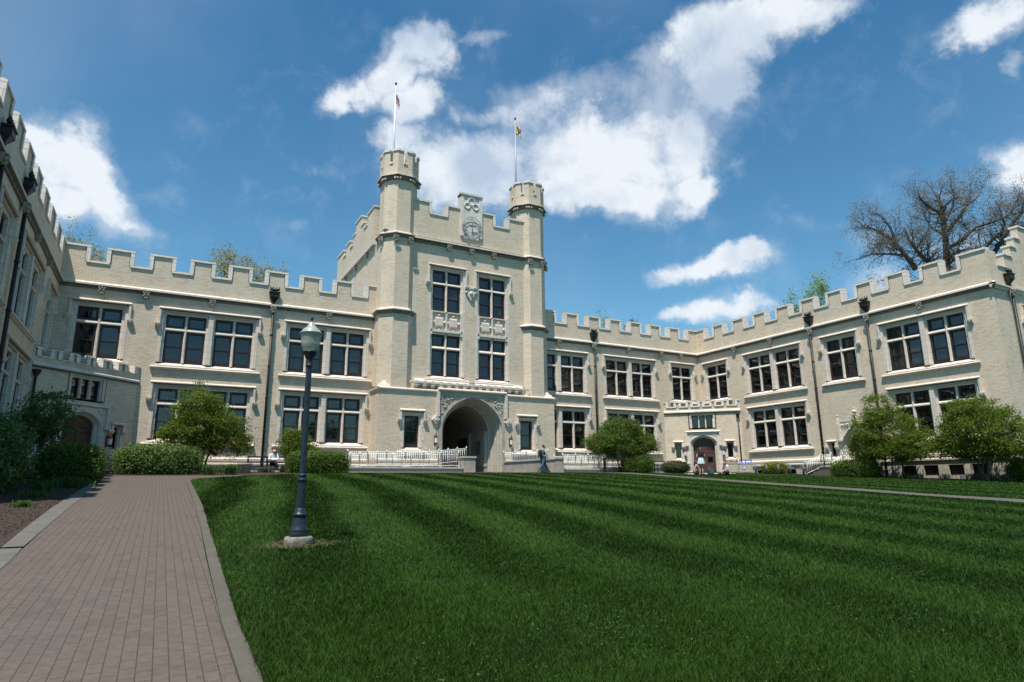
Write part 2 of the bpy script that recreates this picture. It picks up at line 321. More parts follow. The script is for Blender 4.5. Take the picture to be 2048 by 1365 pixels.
# ------------------------------------------------------------------ terrain
def G(x, y):
    z = -1.6 + 0.0643 * y + (max(0.0, 0.02 * x * (1 - y / 40.0)) if y > -20 else 0)
    z = max(z, -2.6); k = 0.05; e = (z - 0.8) / k
    return 0.8 - (k * math.log1p(math.exp(-e)) if e > -40 else 0) + (0 if e > -40 else z - 0.8)
def Gn(x, y):
    z = -1.6 + 0.0643 * y + np.maximum(0, 0.02 * x * (1 - y / 40.0)); z = np.maximum(z, -2.6)
    e = (z - 0.8) / 0.05
    return np.where(e < -40, z, 0.8 - 0.05 * np.log1p(np.exp(-np.clip(e, -40, 40))))
def lawn_shader():
    m, t, b = mat('lawn_turf'); N = t.nodes; L = t.links
    tcn = N.new('ShaderNodeTexCoord')
    n1 = N.new('ShaderNodeTexNoise'); n1.inputs['Scale'].default_value = 0.9; n1.inputs['Detail'].default_value = 7
    n2 = N.new('ShaderNodeTexNoise'); n2.inputs['Scale'].default_value = 55; n2.inputs['Detail'].default_value = 4
    L.new(tcn.outputs['Object'], n1.inputs['Vector']); L.new(tcn.outputs['Object'], n2.inputs['Vector'])
    r = N.new('ShaderNodeValToRGB'); r.color_ramp.elements[0].position = 0.3; r.color_ramp.elements[1].position = 0.72
    r.color_ramp.elements[0].color = (0.006, 0.020, 0.0025, 1); r.color_ramp.elements[1].color = (0.020, 0.052, 0.008, 1)
    mxm = N.new('ShaderNodeMath'); mxm.operation = 'MULTIPLY_ADD'; mxm.inputs[1].default_value = 0.5; L.new(n1.outputs[0], mxm.inputs[0])
    h = N.new('ShaderNodeMath'); h.operation = 'MULTIPLY'; h.inputs[1].default_value = 0.5; L.new(n2.outputs[0], h.inputs[0]); L.new(h.outputs[0], mxm.inputs[2])
    L.new(mxm.outputs[0], r.inputs[0]); L.new(r.outputs[0], b.inputs['Base Color']); b.inputs['Roughness'].default_value = 0.9
    b.inputs['Specular IOR Level'].default_value = 0.1
    bp = N.new('ShaderNodeBump'); bp.inputs['Strength'].default_value = 0.8; bp.inputs['Distance'].default_value = 0.03
    L.new(n2.outputs[0], bp.inputs['Height']); L.new(bp.outputs[0], b.inputs['Normal']); return m
LAWN = lawn_shader()
xs = np.unique(np.concatenate([np.linspace(-600, -60, 8), np.linspace(-60, 90, 101), np.linspace(90, 700, 8)]))
ys = np.unique(np.concatenate([np.linspace(-600, -40, 8), np.linspace(-40, 60, 101), np.linspace(60, 900, 10)]))
XX, YY = np.meshgrid(xs, ys); ZZ = Gn(XX, np.clip(YY, -15, 900))
V = np.stack([XX.ravel(), YY.ravel(), ZZ.ravel() - 0.012], 1); nx = len(xs)
ii, jj = np.meshgrid(np.arange(nx - 1), np.arange(len(ys) - 1)); a0 = (jj * nx + ii).ravel()
tag(place('ground', mesh_np('ground', V, np.stack([a0, a0 + 1, a0 + 1 + nx, a0 + nx], 1), LAWN, smooth=True)), kind='structure')

def strip(name, rows, mats, dz, nx=4, uvs=1.0):    # rows: (y, xl, xr) following the slope; UV = (y, x)
    ys_ = [r[0] for r in rows]; Y = np.arange(ys_[0], ys_[-1] + 0.001, 0.35)
    xl = np.interp(Y, ys_, [r[1] for r in rows]); xr = np.interp(Y, ys_, [r[2] for r in rows])
    t_ = np.linspace(0, 1, nx + 1); X = xl[:, None] * (1 - t_) + xr[:, None] * t_; YYs = np.repeat(Y[:, None], nx + 1, 1)
    Vv = np.stack([X.ravel(), YYs.ravel(), (Gn(X, YYs) + dz).ravel()], 1); n1 = nx + 1
    i_, j_ = np.meshgrid(np.arange(nx), np.arange(len(Y) - 1)); a = (j_ * n1 + i_).ravel()
    me = mesh_np(name, Vv, np.stack([a, a + 1, a + 1 + n1, a + n1], 1), mats, smooth=True)
    uv = me.uv_layers.new(name='UVMap').data
    for l in me.loops: c = me.vertices[l.vertex_index].co; uv[l.index].uv = (c.y * uvs, c.x * uvs)
    return tag(place(name, me), kind='structure')
PATHM = brickmat('path_brick', (0.106, 0.078, 0.060), (0.092, 0.070, 0.056), (0.036, 0.027, 0.021), 0.205, 0.102, 0.0038, patch=(0.058, 0.049, 0.044), stain=0.35, bump=0.6, stain_col=(0.072, 0.068, 0.060))
strip('brick_path', [(-4, -1.55, 0.60), (6.6, -1.52, 0.62), (10, -1.54, 0.69), (14, -1.63, 0.80), (18, -1.69, 0.89), (24.7, -1.68, 0.97), (27, -1.78, 0.98), (29.3, -2.9, 1.02), (30.2, -3.9, 1.35), (31.2, -4.3, 2.3), (31.9, -4.5, 3.3), (32.5, -4.6, 3.6)], PATHM, 0.012, 10)
strip('kerb', [(-4, 0.602, 0.74), (6.6, 0.622, 0.755), (9.5, 0.692, 0.83), (13.9, 0.802, 0.94), (18, 0.892, 1.05), (24.7, 0.972, 1.12), (28.2, 1.0, 1.15), (29.3, 1.022, 1.25), (30.2, 1.352, 1.62), (31.2, 2.302, 2.6), (31.9, 3.302, 3.6)], CONC2, 0.018, 2)
strip('kerb', [(11.88, -1.86, -1.60), (14, -1.93, -1.632), (18, -2.02, -1.692), (23, -2.02, -1.69), (26, -2.0, -1.73), (27.4, -2.2, -2.0)], CONC, 0.02, 2)
strip('side_walk', [(-4, -3.4, -1.552), (6.6, -3.4, -1.522), (10.2, -3.2, -1.542), (11.2, -2.6, -1.57), (11.9, -1.95, -1.60)], CONC, 0.018, 4)
strip('kerb', [(27.6, -2.9, -2.2), (28.6, -3.4, -2.62), (29.4, -4.2, -3.2), (30.0, -5.0, -3.9)], CONC, 0.02, 2)
wk = [(9.0, 22.15, 23.65), (10.0, 22.2, 23.6), (13, 22.4, 23.5), (16, 22.9, 24.2), (20.9, 23.5, 24.9), (25, 24.5, 25.7), (30, 25.5, 26.8), (33.5, 25.9, 27.6), (36, 25.0, 28.4)]
strip('walkway', [(-6, 21.0, 23.9)] + wk, CONC2, 0.015, 3)
strip('paving', [(35.6, 8.0, 31.0), (37, 8.0, 31.5), (39.4, 8.0, 31.5)], CONC2, 0.010, 3)
MULCH = simple('mulch_soil', (0.040, 0.024, 0.016), 1.0, 0, 0.55, 22, 1.0)
strip('mulch_bed', [(11.9, -5.6, -1.88), (14, -5.6, -1.95), (18, -5.6, -2.04), (26, -5.6, -2.02), (28.0, -5.6, -2.7), (29.6, -5.6, -4.4)], MULCH, 0.008, 8)
strip('mulch_bed', [(32.2, -3.3, 3.0), (33.0, -3.3, 4.4), (36, -3.0, 9.0), (39.9, -1.5, 11.4)], MULCH, 0.008, 8)
strip('mulch_bed', [(17.0, 38.5, 40.0), (20, 38.4, 40.0), (30, 38.3, 40.0), (33.5, 38.6, 40.0)], MULCH, 0.008, 3)

# ------------------------------------------------------------------ wall / parapet / string helpers (local: x along, y inward, z up)
def wall(parent, x0, x1, z0, z1, holes=(), th=0.45, m=None, name='wall', y=0.0):
    b = MB(); X = sorted({x0, x1, *[v for h in holes for v in (h[0], h[1]) if x0 < v < x1]}); Z = sorted({z0, z1, *[v for h in holes for v in (h[2], h[3]) if z0 < v < z1]})
    for i in range(len(X) - 1):
        k = 0
        while k < len(Z) - 1:
            xm = (X[i] + X[i + 1]) / 2
            inh = lambda q: any(h[0] < xm < h[1] and h[2] < (Z[q] + Z[q + 1]) / 2 < h[3] for h in holes)
            if inh(k): k += 1; continue
            e = k
            while e + 1 < len(Z) - 1 and not inh(e + 1): e += 1
            xa, xb, za, zb = X[i], X[i + 1], Z[k], Z[e + 1]
            b.quad((xa, y, za), (xb, y, za), (xb, y, zb), (xa, y, zb)); b.quad((xb, y + th, za), (xa, y + th, za), (xa, y + th, zb), (xb, y + th, zb)); k = e + 1
    for h in list(holes):
        a, c, d, e = h[:4]
        b.quad((a, y, d), (a, y + th, d), (a, y + th, e), (a, y, e)); b.quad((c, y + th, d), (c, y, d), (c, y, e), (c, y + th, e))
        b.quad((a, y, e), (a, y + th, e), (c, y + th, e), (c, y, e)); b.quad((a, y + th, d), (a, y, d), (c, y, d), (c, y + th, d))
    b.quad((x0, y + th, z0), (x0, y, z0), (x0, y, z1), (x0, y + th, z1)); b.quad((x1, y, z0), (x1, y + th, z0), (x1, y + th, z1), (x1, y, z1))
    b.quad((x0, y, z1), (x1, y, z1), (x1, y + th, z1), (x0, y + th, z1))
    return b.build(name, m or BRICK, parent, fix=False)
def string(parent, x0, x1, zt, p=0.21, h=0.36, name='string_course', y=0.0, m=None):
    b = MB(); b.prof(x0, x1, [(y + 0.02, zt + 0.03), (y - p, zt - 0.10), (y - p, zt - 0.19), (y + 0.02, zt - 0.19)])
    b.prof(x0, x1, [(y - p + 0.02, zt - 0.192), (y - p * 0.35, zt - 0.25), (y - p * 0.5, zt - 0.29), (y - p * 0.3, zt - h), (y + 0.02, zt - h), (y + 0.02, zt - 0.192)], 1)  # dark underside colour deepens the shadow line below the course
    return b.build(name, [m or STONE, GRIME_SHADE], parent)
def coping(b, x0, x1, zt, y0, y1, p=0.06, h=0.12):
    b.prof(x0 + 0.01, x1 - 0.01, [(y0 - p + 0.015, zt - 0.029), (y0 + 0.03, zt + 0.045), (y1 - 0.03, zt + 0.045), (y1 + p - 0.015, zt - 0.029)], 1)
    b.prof(x0, x1, [(y0 - p, zt - h), (y0 - p, zt - 0.03), (y0 + 0.04, zt + 0.02), (y1 - 0.04, zt + 0.02), (y1 + p, zt - 0.03), (y1 + p, zt - h)])
def parapet(parent, x0, x1, zb, zg, zt, gaps, y0=0.0, th=0.38, cp=0.11, name='parapet', steps=None):
    b = MB(); c = MB(); b.box(x0, x1, y0, y0 + th, zb, zg - cp)
    xs_ = [x0] + [v for g in gaps for v in g] + [x1]
    for i in range(0, len(xs_), 2):
        a, e = xs_[i], xs_[i + 1]; zt_ = steps[i // 2] if steps else zt
        b.box(a, e, y0, y0 + th, zg - cp, zt_ - cp)
        coping(c, a - (0.05 if i else 0), e + (0.05 if i + 2 < len(xs_) else 0), zt_, y0, y0 + th, 0.07, cp)
        for q, on in ((a, i > 0), (e, i + 2 < len(xs_))):
            if on:
                s_ = 1 if q == a else -1
                c.box(min(q - s_ * 0.045, q + s_ * 0.15), max(q - s_ * 0.045, q + s_ * 0.15), y0 - 0.06, y0 + th + 0.045, zg - 0.02, zt_ - cp - 0.002); c.box(min(q + s_ * 0.151, q + s_ * 0.185), max(q + s_ * 0.151, q + s_ * 0.185), y0 - 0.02, y0 + 0.02, zg - 0.02, zt_ - cp - 0.002, 1)  # thin dark strip paints a shadow gap between coping and brick
    for g in gaps: coping(c, g[0] - 0.12, g[1] + 0.12, zg, y0, y0 + th, 0.065, cp)
    pb = b.build(name, BRICK, parent); c.build('coping', [COPING, GRIME_SHADE], pb); return pb

def boss_mesh():
    b = MB(); r = random.Random(3)
    b.prof(-0.15, 0.15, [(-0.14, 0.02), (0.02, 0.02), (0.02, -0.34), (-0.04, -0.34)])
    for i, (x, z) in enumerate(((-.13, -.05), (0, -.03), (.13, -.05), (-.08, -.15), (.08, -.15), (-.14, -.22), (.14, -.22), (0, -.25), (-.05, -.33), (.05, -.33))):
        b.ball((x, -0.17 + 0.05 * (z < -.2) - r.uniform(0, 0.03), z), r.uniform(0.045, 0.062), 7)
    return b.mesh('carved_boss', BOSSM)
BOSSM = simple('sooty_carved_stone', (0.36, 0.32, 0.27), 0.9, 0, 0.55, 18, 0.5)
BOSS = boss_mesh()
def hopper_mesh():
    b = MB()
    for (w0, w1, z0, z1) in ((0.09, 0.25, -0.55, -0.28), (0.27, 0.27, -0.28, -0.02), (0.31, 0.31, -0.02, 0.05)):
        rg = []
        for w, z in ((w0, z0), (w1, z1)):
            rg.append([(-w, -0.06 - w * 1.0, z), (w, -0.06 - w * 1.0, z), (w, -0.02, z), (-w, -0.02, z)])
        b.rings(rg)
    for i, x in enumerate((-0.2, -0.07, 0.07, 0.2)):
        b.ball((x, -0.2, 0.16 + (0.05 if i in (0, 3) else 0.02)), 0.10, 8)
        b.tube([(x, -0.2, 0.2), (x * 1.35, -0.22, 0.40)], [0.05, 0.015], 6)
    b.tube([(0, -0.1, -0.5), (0, -0.1, -0.95)], 0.075, 10)
    return b.mesh('rain_hopper', LEAD)
HOP = hopper_mesh()
def downpipe(parent, x, z_bot, z_str=10.55, zh=11.55):
    b = MB(); b.tube([(x, -0.17, z_bot), (x, -0.17, z_str - 0.30)], 0.075, 10)
    for z in np.arange(z_bot + 0.4, z_str - 0.6, 1.9): b.lathe([(0.078, z - 0.05), (0.10, z - 0.03), (0.10, z + 0.03), (0.078, z + 0.05)], 10, (x, -0.17))
    p = b.build('downpipe', LEAD, parent); place('rain_hopper', HOP, p, (x, 0, zh)); return p

# ------------------------------------------------------------------ windows
def label_stop(b, x, z):
    b.prof(x - 0.13, x + 0.13, [(0.01, z), (-0.20, z), (-0.20, z - 0.07), (-0.06, z - 0.24), (0.01, z - 0.26)])
    b.ball((x, -0.13, z - 0.12), 0.075, 8)
WCACHE = {}
def window_meshes(key, cols, W, H, ncol=2, transom=None, meet=True, hood=0.95, marg=0.40, hup=0.40, sill=True, quoin=False, sw=0.30, hoodtop=True):
    if key in WCACHE: return WCACHE[key]
    st = MB(); fr = MB(); gl = MB(); D = 0.36
    xa = min(cols) - W / 2; xb = max(cols) + W / 2
    st.box(xa - sw, xa - sw * 0.45, -0.015, D, -0.02, H + sw); st.box(xb + sw * 0.45, xb + sw, -0.015, D, -0.02, H + sw)          # outer jambs
    st.box(xa - sw * 0.45, xa, 0.09, D, -0.02, H + sw * 0.45); st.box(xb, xb + sw * 0.45, 0.09, D, -0.02, H + sw * 0.45)
    st.box(xa - sw * 0.45, xb + sw * 0.45, -0.013, D, H + sw * 0.45, H + sw); st.box(xa, xb, 0.092, D, H, H + sw * 0.45)
    if quoin:
        for k, z in enumerate(np.arange(0.0, H, 0.42)):
            w = 0.16 if k % 2 else 0.04
            for s_ in (-1, 1):
                q = (xa - sw if s_ < 0 else xb + sw); st.box(min(q, q + s_ * w), max(q, q + s_ * w), -0.014, 0.05, z, min(z + 0.405, H + 0.1))
    if len(cols) == 2:
        pa, pb = cols[0] + W / 2, cols[1] - W / 2
        st.box(pa, pb, 0.09, D, -0.02, H); st.box(pa + 0.11, pb - 0.11, -0.05, 0.09, -0.02, H + 0.12)
    lw = W / ncol; mw = 0.16 if ncol == 2 else 0.13
    for c in cols:
        for k in range(1, ncol):
            xm = c - W / 2 + k * lw; st.rings([[(xm - mw / 2, 0.2, z), (xm - mw / 5, 0.10, z), (xm + mw / 5, 0.10, z), (xm + mw / 2, 0.2, z), (xm + mw / 2, D - 0.02, z), (xm - mw / 2, D - 0.02, z)] for z in (0, H)])
        if transom:
            st.prof(c - W / 2, c + W / 2, [(0.10, transom - 0.08), (0.10, transom - 0.02), (0.20, transom + 0.09), (D - 0.02, transom + 0.09), (D - 0.02, transom - 0.10), (0.2, transom - 0.10)])
        for k in range(ncol):
            a = c - W / 2 + k * lw + (mw / 2 if k else 0.01); e = c - W / 2 + (k + 1) * lw - (mw / 2 if k < ncol - 1 else 0.01)
            rows = [(0.01, (transom - 0.10) if transom else H - 0.01, meet)] + ([(transom + 0.09, H - 0.01, False)] if transom else [])
            for (za, zb, mt) in rows:
                t = 0.115 if (e - a) > 0.6 else 0.05; y0, y1 = 0.22, 0.33
                fr.box(a, a + t, y0, y1, za, zb); fr.box(e - t, e, y0, y1, za, zb); fr.box(a + t, e - t, y0, y1, zb - t, zb); fr.box(a + t, e - t, y0, y1, za, za + t * (1.7 if mt else 1))
                if mt: zm = (za + zb) / 2; fr.box(a + t, e - t, y0 - 0.02, y1, zm - 0.03, zm + 0.03)
                gl.quad((a + t, 0.30, za + t), (e - t, 0.30, za + t), (e - t, 0.30, zb - t), (a + t, 0.30, zb - t))
    res = {'window': st.mesh('window', STONE), 'sash_frame': fr.mesh('sash_frame', FRAME), 'pane': gl.mesh('pane', GLASS, False)}
    hh = MB(); o = marg; zt = H + hup
    if hood:
        P = [(0.0, zt), (-0.06, zt), (-0.16, zt - 0.07), (-0.16, zt - 0.11), (-0.05, zt - 0.16), (0.0, zt - 0.16)]
        hh.prof(xa - o, xb + o, P); hh.prof(xa - o + .01, xb + o - .01, [(-0.14, zt - .113), (-0.05, zt - .165), (-0.04, zt - .20), (0, zt - .20), (0, zt - .163), (-.03, zt - .13)], 1)  # second profile is coloured dark as the shade under the hood
        for s_ in (-1, 1):
            q = xa - o if s_ < 0 else xb + o
            hh.box(min(q, q - s_ * 0.11), max(q, q - s_ * 0.11), -0.135, 0.0, zt - hood, zt - 0.162); label_stop(hh, q, zt - hood)
        res['hood_mould'] = hh.mesh('hood_mould', [STONE, GRIME_SHADE])
    if sill:
        sl = MB(); o2 = marg + 0.14
        sl.prof(xa - sw, xb + sw, [(0.24, 0.0), (0.24, -0.02), (-0.10, -0.20), (-0.10, -0.235), (0.24, -0.235)])
        sl.prof(xa - o2, xb + o2, [(0.0, -0.235), (-0.13, -0.26), (-0.16, -0.33), (-0.07, -0.40), (0.0, -0.42)])
        res['sill'] = sl.mesh('sill', STONE)
    WCACHE[key] = res; return res
def window(parent, x, z, res):
    w = place('window', res['window'], parent, (x, 0, z))
    for k, me in res.items():
        if k != 'window': place(k, me, w)
    return w
SINGLE = window_meshes('single', [0], 2.06, 2.74, transom=1.92)
DOUBLE = window_meshes('double', [-1.27, 1.27], 2.06, 2.74, transom=1.92)
ZU, ZL = 6.84, 2.62
def hole(x, z, dbl, W=2.06, H=2.74, s=0.28):
    h = (1.27 + W / 2 if dbl else W / 2) + s
    return (x - h, x + h, z - 0.22, z + H + s)

def plinth(parent, x0, x1, zb, bw=(), proud=0.12):
    b = MB(); b.prof(x0, x1, [(0.0, 1.62), (-0.06, 1.60), (-0.15, 1.55), (-0.15, 1.42), (-0.08, 1.40), (-0.08, 1.34), (-0.20, 1.29), (-0.20, 1.20), (-0.12, 1.17), (0.0, 1.17)])
    b.build('plinth_moulding', STONE, parent)
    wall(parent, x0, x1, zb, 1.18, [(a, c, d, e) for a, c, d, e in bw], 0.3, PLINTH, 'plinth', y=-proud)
    for (a, c, d, e) in bw:
        w = MB(); w.box(a + 0.01, c - 0.01, 0.10, 0.16, d + 0.01, e - 0.01); w.box((a + c) / 2 - 0.03, (a + c) / 2 + 0.03, 0.06, 0.1, d, e); w.build('basement_window', BLACK, parent)

def roof_box(parent, x0, x1, y0, y1, z, zb=0.0):
    b = MB(); b.quad((x0, y0, z), (x1, y0, z), (x1, y1, z), (x0, y1, z)); b.build('roof', ROOF, parent)
def gaps_from(start, width, period, n): return [(start + i * period, start + i * period + width) for i in range(n)]

# ---- rear range, split by the tower
def rear_range(label, x0, x1, wins, gaps, bosses, pipes, bw):
    t = empty('college_range', (0, 40, 0)); tag(t, label, 'building')
    hs = [hole(x, z, d) for x, z, d in wins]
    wall(t, x0, x1, 0.5, 10.9, hs)
    plinth(t, x0, x1, 0.3, bw)
    string(t, x0, x1, 10.92)
    parapet(t, x0, x1, 10.9, 12.12, 12.97, gaps)
    for x, z, d in wins: window(t, x, z, DOUBLE if d else SINGLE)
    for x in bosses: place('carved_boss', BOSS, t, (x, 0, 10.66))
    for x in pipes: downpipe(t, x, 0.9); place('carved_boss', BOSS, t, (x, -0.10, 10.66))
    b = MB(); b.quad((x1, 12, 0.5), (x0, 12, 0.5), (x0, 12, 12), (x1, 12, 12)); b.quad((x0, 0.4, 11.2), (x1, 0.4, 11.2), (x1, 12, 11.2), (x0, 12, 11.2)); b.build('roof', ROOF, t)
    return t
rear_range('long cream brick range between the left wing and the gate tower', -5.58, 11.6,
  [(-3.58, ZU, 0), (1.89, ZU, 1), (8.62, ZU, 1), (1.89, ZL, 1), (8.55, ZL, 1)], gaps_from(-4.42, 0.84, 2.07, 8),
  [-3.63, -1.52, 1.87, 8.58], [5.22], [(2.6, 3.4, 0.72, 1.02), (-0.6, 0.2, 0.72, 1.02)])
rear_range('cream brick range between the gate tower and the right wing', 24.1, 40.1,
  [(25.85, ZU, 1), (32.63, ZU, 1), (38.20, ZU, 0), (25.85, ZL, 1), (32.63, ZL, 1)], gaps_from(25.62, 0.9, 2.085, 7),
  [25.82, 32.51, 35.93, 38.08], [29.06], [])

# ---- side wings (mirror images): local x = distance from the corner along the court
def wing(label, origin, rz, sgn, bw):
    t = empty('college_wing', origin, rz); tag(t, label, 'building')
    L = 22.75
    def X(a): return a * sgn
    def rngx(a, b): return (min(X(a), X(b)), max(X(a), X(b)))
    wins = [(1.92, ZU, 0), (7.60, ZU, 1), (13.2, ZU, 0), (18.72, ZU, 1), (7.60, ZL, 1), (18.72, ZL, 1)]
    hs = []
    for x, z, d in wins:
        h = hole(X(x), z, d); hs.append(h)
    hs += [(*rngx(p, q), 0.34, 0.92) for p, q in bw]
    door = rngx(12.35, 15.15); swd = rngx(11.55, 12.1)
    hs.append((door[0], door[1], 0.9, 4.05)); hs.append((swd[0], swd[1], 1.7, 2.62))
    x0, x1 = rngx(0, L)
    wall(t, x0, x1, -0.5, 10.9, hs)
    a, c = rngx(0, 12.35); plinth(t, a, c, -0.4, [(*rngx(p, q), 0.34, 0.92) for p, q in bw if q < 12.3])
    a, c = rngx(15.15, L); plinth(t, a, c, -0.5, [(*rngx(p, q), 0.34, 0.92) for p, q in bw if q > 15.2])
    a, c = rngx(0, L + 0.21); string(t, a, c, 10.92)
    gp_ = sorted([rngx(1.07 + 2.14 * k, 1.97 + 2.14 * k) for k in range(10)])
    a, c = rngx(0, L); parapet(t, a, c, 10.9, 12.12, 12.97, gp_)
    for x, z, d in wins: window(t, X(x), z, DOUBLE if d else SINGLE)
    for x in (4.16, 7.7, 18.8): place('carved_boss', BOSS, t, (X(x), 0, 10.66))
    for x in (11.2, 15.44): downpipe(t, X(x), 0.3); place('carved_boss', BOSS, t, (X(x), -0.10, 10.66))
    ogee_door(t, X(13.75), sgn)
    nw = window_meshes('slit2', [0], 0.36, 0.84, ncol=1, hood=0.42, marg=0.20, hup=0.2, sw=0.12, meet=False)
    window(t, X(11.83), 1.74, nw)
    # return wall round the outer corner, roofs and back
    b = MB(); e = X(L); s_ = sgn
    b.quad((e, 0.45, -0.5), (e, 14, -0.5), (e, 14, 10.9), (e, 0.45, 10.9)); b.quad((0, 14, -0.5), (e, 14, -0.5), (e, 14, 12), (0, 14, 12)); b.build('end_wall', BRICK, t)
    b = MB(); b.quad((0, 0.4, 11.2), (e, 0.4, 11.2), (e, 14, 11.2), (0, 14, 11.2)); b.build('roof', ROOF, t)
    return t

def arch_pts(w, h, n=28, pt=0.17, c=0.0, zs=0.0):
    P = []
    for i in range(n + 1):
        a = math.pi * i / n; u = math.cos(a); z = h * ((1 - pt) * math.sin(a) + pt * (1 - abs(u)))
        P.append((c - w * u, zs + z))
    return P
def arch_face(b, w, h, zs, x0, x1, zt, zb, y, c=0.0, pt=0.17, mi=0):
    P = arch_pts(w, h, 28, pt, c, zs)
    for (xa, za), (xb, zb2) in zip(P[:-1], P[1:]): b.quad((xa, y, za), (xb, y, zb2), (xb, y, zt), (xa, y, zt), mi)
    b.quad((x0, y, zb), (c - w, y, zb), (c - w, y, zt), (x0, y, zt), mi); b.quad((c + w, y, zb), (x1, y, zb), (x1, y, zt), (c + w, y, zt), mi)
def arch_loft(b, prof, c, zs, zb, pt=0.17, mi=0):     # prof: (w, h, y)
    rs = []
    for w, h, y in prof:
        P = arch_pts(w, h, 28, pt, c, zs); rs.append([(c - w, y, zb)] + [(x, y, z) for x, z in P] + [(c + w, y, zb)])
    b.rings(rs, mi, closed=False, caps=False)
def door_leaf(parent, c, w, h, zs, zb, y, name='door'):
    b = MB(); P = arch_pts(w, h, 20, 0.17, c, zs)
    top = [(c - w, zs)] + P + [(c + w, zs)]
    for (xa, za), (xb, zb2) in zip(P[:-1], P[1:]): b.quad((xa, y, zb), (xb, y, zb), (xb, y, zb2), (xa, y, za))
    b.box(c - 0.02, c + 0.02, y - 0.03, y, zb, zs); b.box(c - w, c + w, y - 0.05, y, zs - 0.05, zs + 0.05)
    for s_ in (-1, 1):
        for z in (zb + 0.25, zb + 0.62, zs - 0.62, zs - 0.25):
            q = c + s_ * w * 0.52; b.box(q - w * 0.34, q + w * 0.34, y - 0.02, y, z - 0.012, z + 0.012)
    d = b.build(name, DOORM, parent)
    g = MB(); 
    for s_ in (-1, 1): q = c + s_ * w * 0.5; g.box(q - w * 0.24, q + w * 0.24, y - 0.035, y - 0.02, zb + 1.05, zb + 1.45)
    g.build('door_pane', GLASS, d)
    k = MB(); 
    for s_ in (-1, 1): k.tube([(c + s_ * 0.07, y - 0.05, zb + 0.95), (c + s_ * 0.07, y - 0.07, zb + 1.15)], 0.014, 6)
    k.build('handle', BRONZE, d)
    for s_ in (-1, 1):
        for z in (zb + 0.3, zs - 0.35): hg = MB(); hg.tube([(c + s_ * w * 0.97, y - 0.03, z), (c + s_ * w * 0.35, y - 0.03, z + 0.02)], [0.028, 0.008], 6); hg.build('strap_hinge', BLACK, d)
    return d
def lantern(parent, x, z, y=0.0):
    b = MB(); c = (x, y - 0.24)
    b.box(x - 0.03, x + 0.03, y - 0.24, y, z + 0.22, z + 0.26); b.box(x - 0.05, x + 0.05, y - 0.03, y + 0.005, z - 0.3, z + 0.3)
    b.lathe([(0.02, z - 0.30), (0.05, z - 0.25), (0.10, z - 0.19), (0.105, z - 0.17)], 8, c); 
    b.lathe([(0.115, z + 0.14), (0.11, z + 0.16), (0.06, z + 0.30), (0.02, z + 0.44), (0.006, z + 0.56)], 8, c)
    l = b.build('wall_lantern', COPPER, parent)
    g = MB(); g.lathe([(0.095, z - 0.17), (0.105, z + 0.14)], 8, c, smooth=False); g.build('lantern_glass', MILK, l); return l
COPPER = simple('weathered_copper', (0.085, 0.034, 0.024), 0.5, 0.4, 0.3, 8)
MILK = simple('milk_glass', (0.74, 0.74, 0.72), 0.3)

def ogee_door(t, c, sgn):
    b = MB(); y = 0.0
    w, zs, zb = 1.05, 2.55, 0.95
    arch_face(b, w, 0.85, zs, c - 1.40, c + 1.40, 4.05, 0.9, -0.02, c); arch_loft(b, [(w, 0.85, -0.02), (w - 0.1, 0.78, 0.06), (w - 0.1, 0.78, 0.14), (w - 0.24, 0.66, 0.26), (w - 0.24, 0.66, 0.45)], c, zs, zb)
    # ogee label rising to a finial, flanked by pinnacled buttresses
    pts = []
    for i in range(13):
        u = i / 12.0; x = w * 1.08 * (1 - u) ** 0.9; z = zs + 0.9 * math.sin(min(1, u * 1.25) * math.pi / 2) + (0.75 * max(0, u - 0.6) ** 2 / 0.16 if u > 0.6 else 0); pts.append((x, z))
    for s_ in (-1, 1): b.tube([(c + s_ * x, -0.10, z) for x, z in pts], 0.075, 6)
    ztop = pts[-1][1]
    b.tube([(c, -0.12, ztop - 0.1), (c, -0.12, ztop + 0.5)], [0.08, 0.03], 8)
    for k in range(4):
        a = k * math.pi / 2; b.ball((c + 0.10 * math.cos(a), -0.14 + 0.06 * math.sin(a), ztop + 0.32), 0.075, 8)
    b.ball((c, -0.12, ztop + 0.56), 0.06, 8)
    for s_ in (-1, 1):
        q = c + s_ * 1.28
        b.box(q - 0.09, q + 0.09, -0.16, 0.0, 2.75, 3.75); b.rings([[(q - v, -0.16 + 0.08 - v, z), (q + v, -0.16 + 0.08 - v, z), (q + v, -0.08 + v, z), (q - v, -0.08 + v, z)] for v, z in ((0.09, 3.75), (0.015, 4.35))])
        b.ball((q, -0.09, 4.36), 0.055, 8); label_stop(b, q, 2.76)
        for z in (3.9, 4.08): b.ball((q - 0.06, -0.1, z), 0.035, 6); b.ball((q + 0.06, -0.1, z), 0.035, 6)
        b.box(min(c + s_ * 0.45, q), max(c + s_ * 0.45, q), -0.05, 0.0, 3.92, 4.02)
        for k in range(3): b.ball((c + s_ * (0.62 + 0.2 * k), -0.05, 3.75 - 0.02 * k), 0.07, 8)
    b.build('ogee_doorway', STONE, t)
    door_leaf(t, c, w - 0.24, 0.66, zs, zb, 0.36)
    lantern(t, c - 1.75 * (1 if sgn < 0 else -1), 2.15)

BWS = [(5.4, 6.2), (8.02, 8.84), (16.4, 17.24), (17.67, 18.5), (19.07, 19.88), (20.31, 21.11)]
rw = wing('cream brick right wing seen at a slant with an ogee doorway behind the small trees', (40.1, 40, 0), R(-90), 1, BWS)
lw = wing('shaded cream brick left wing seen at a steep angle', (-5.58, 40, 0), R(90), -1, [])
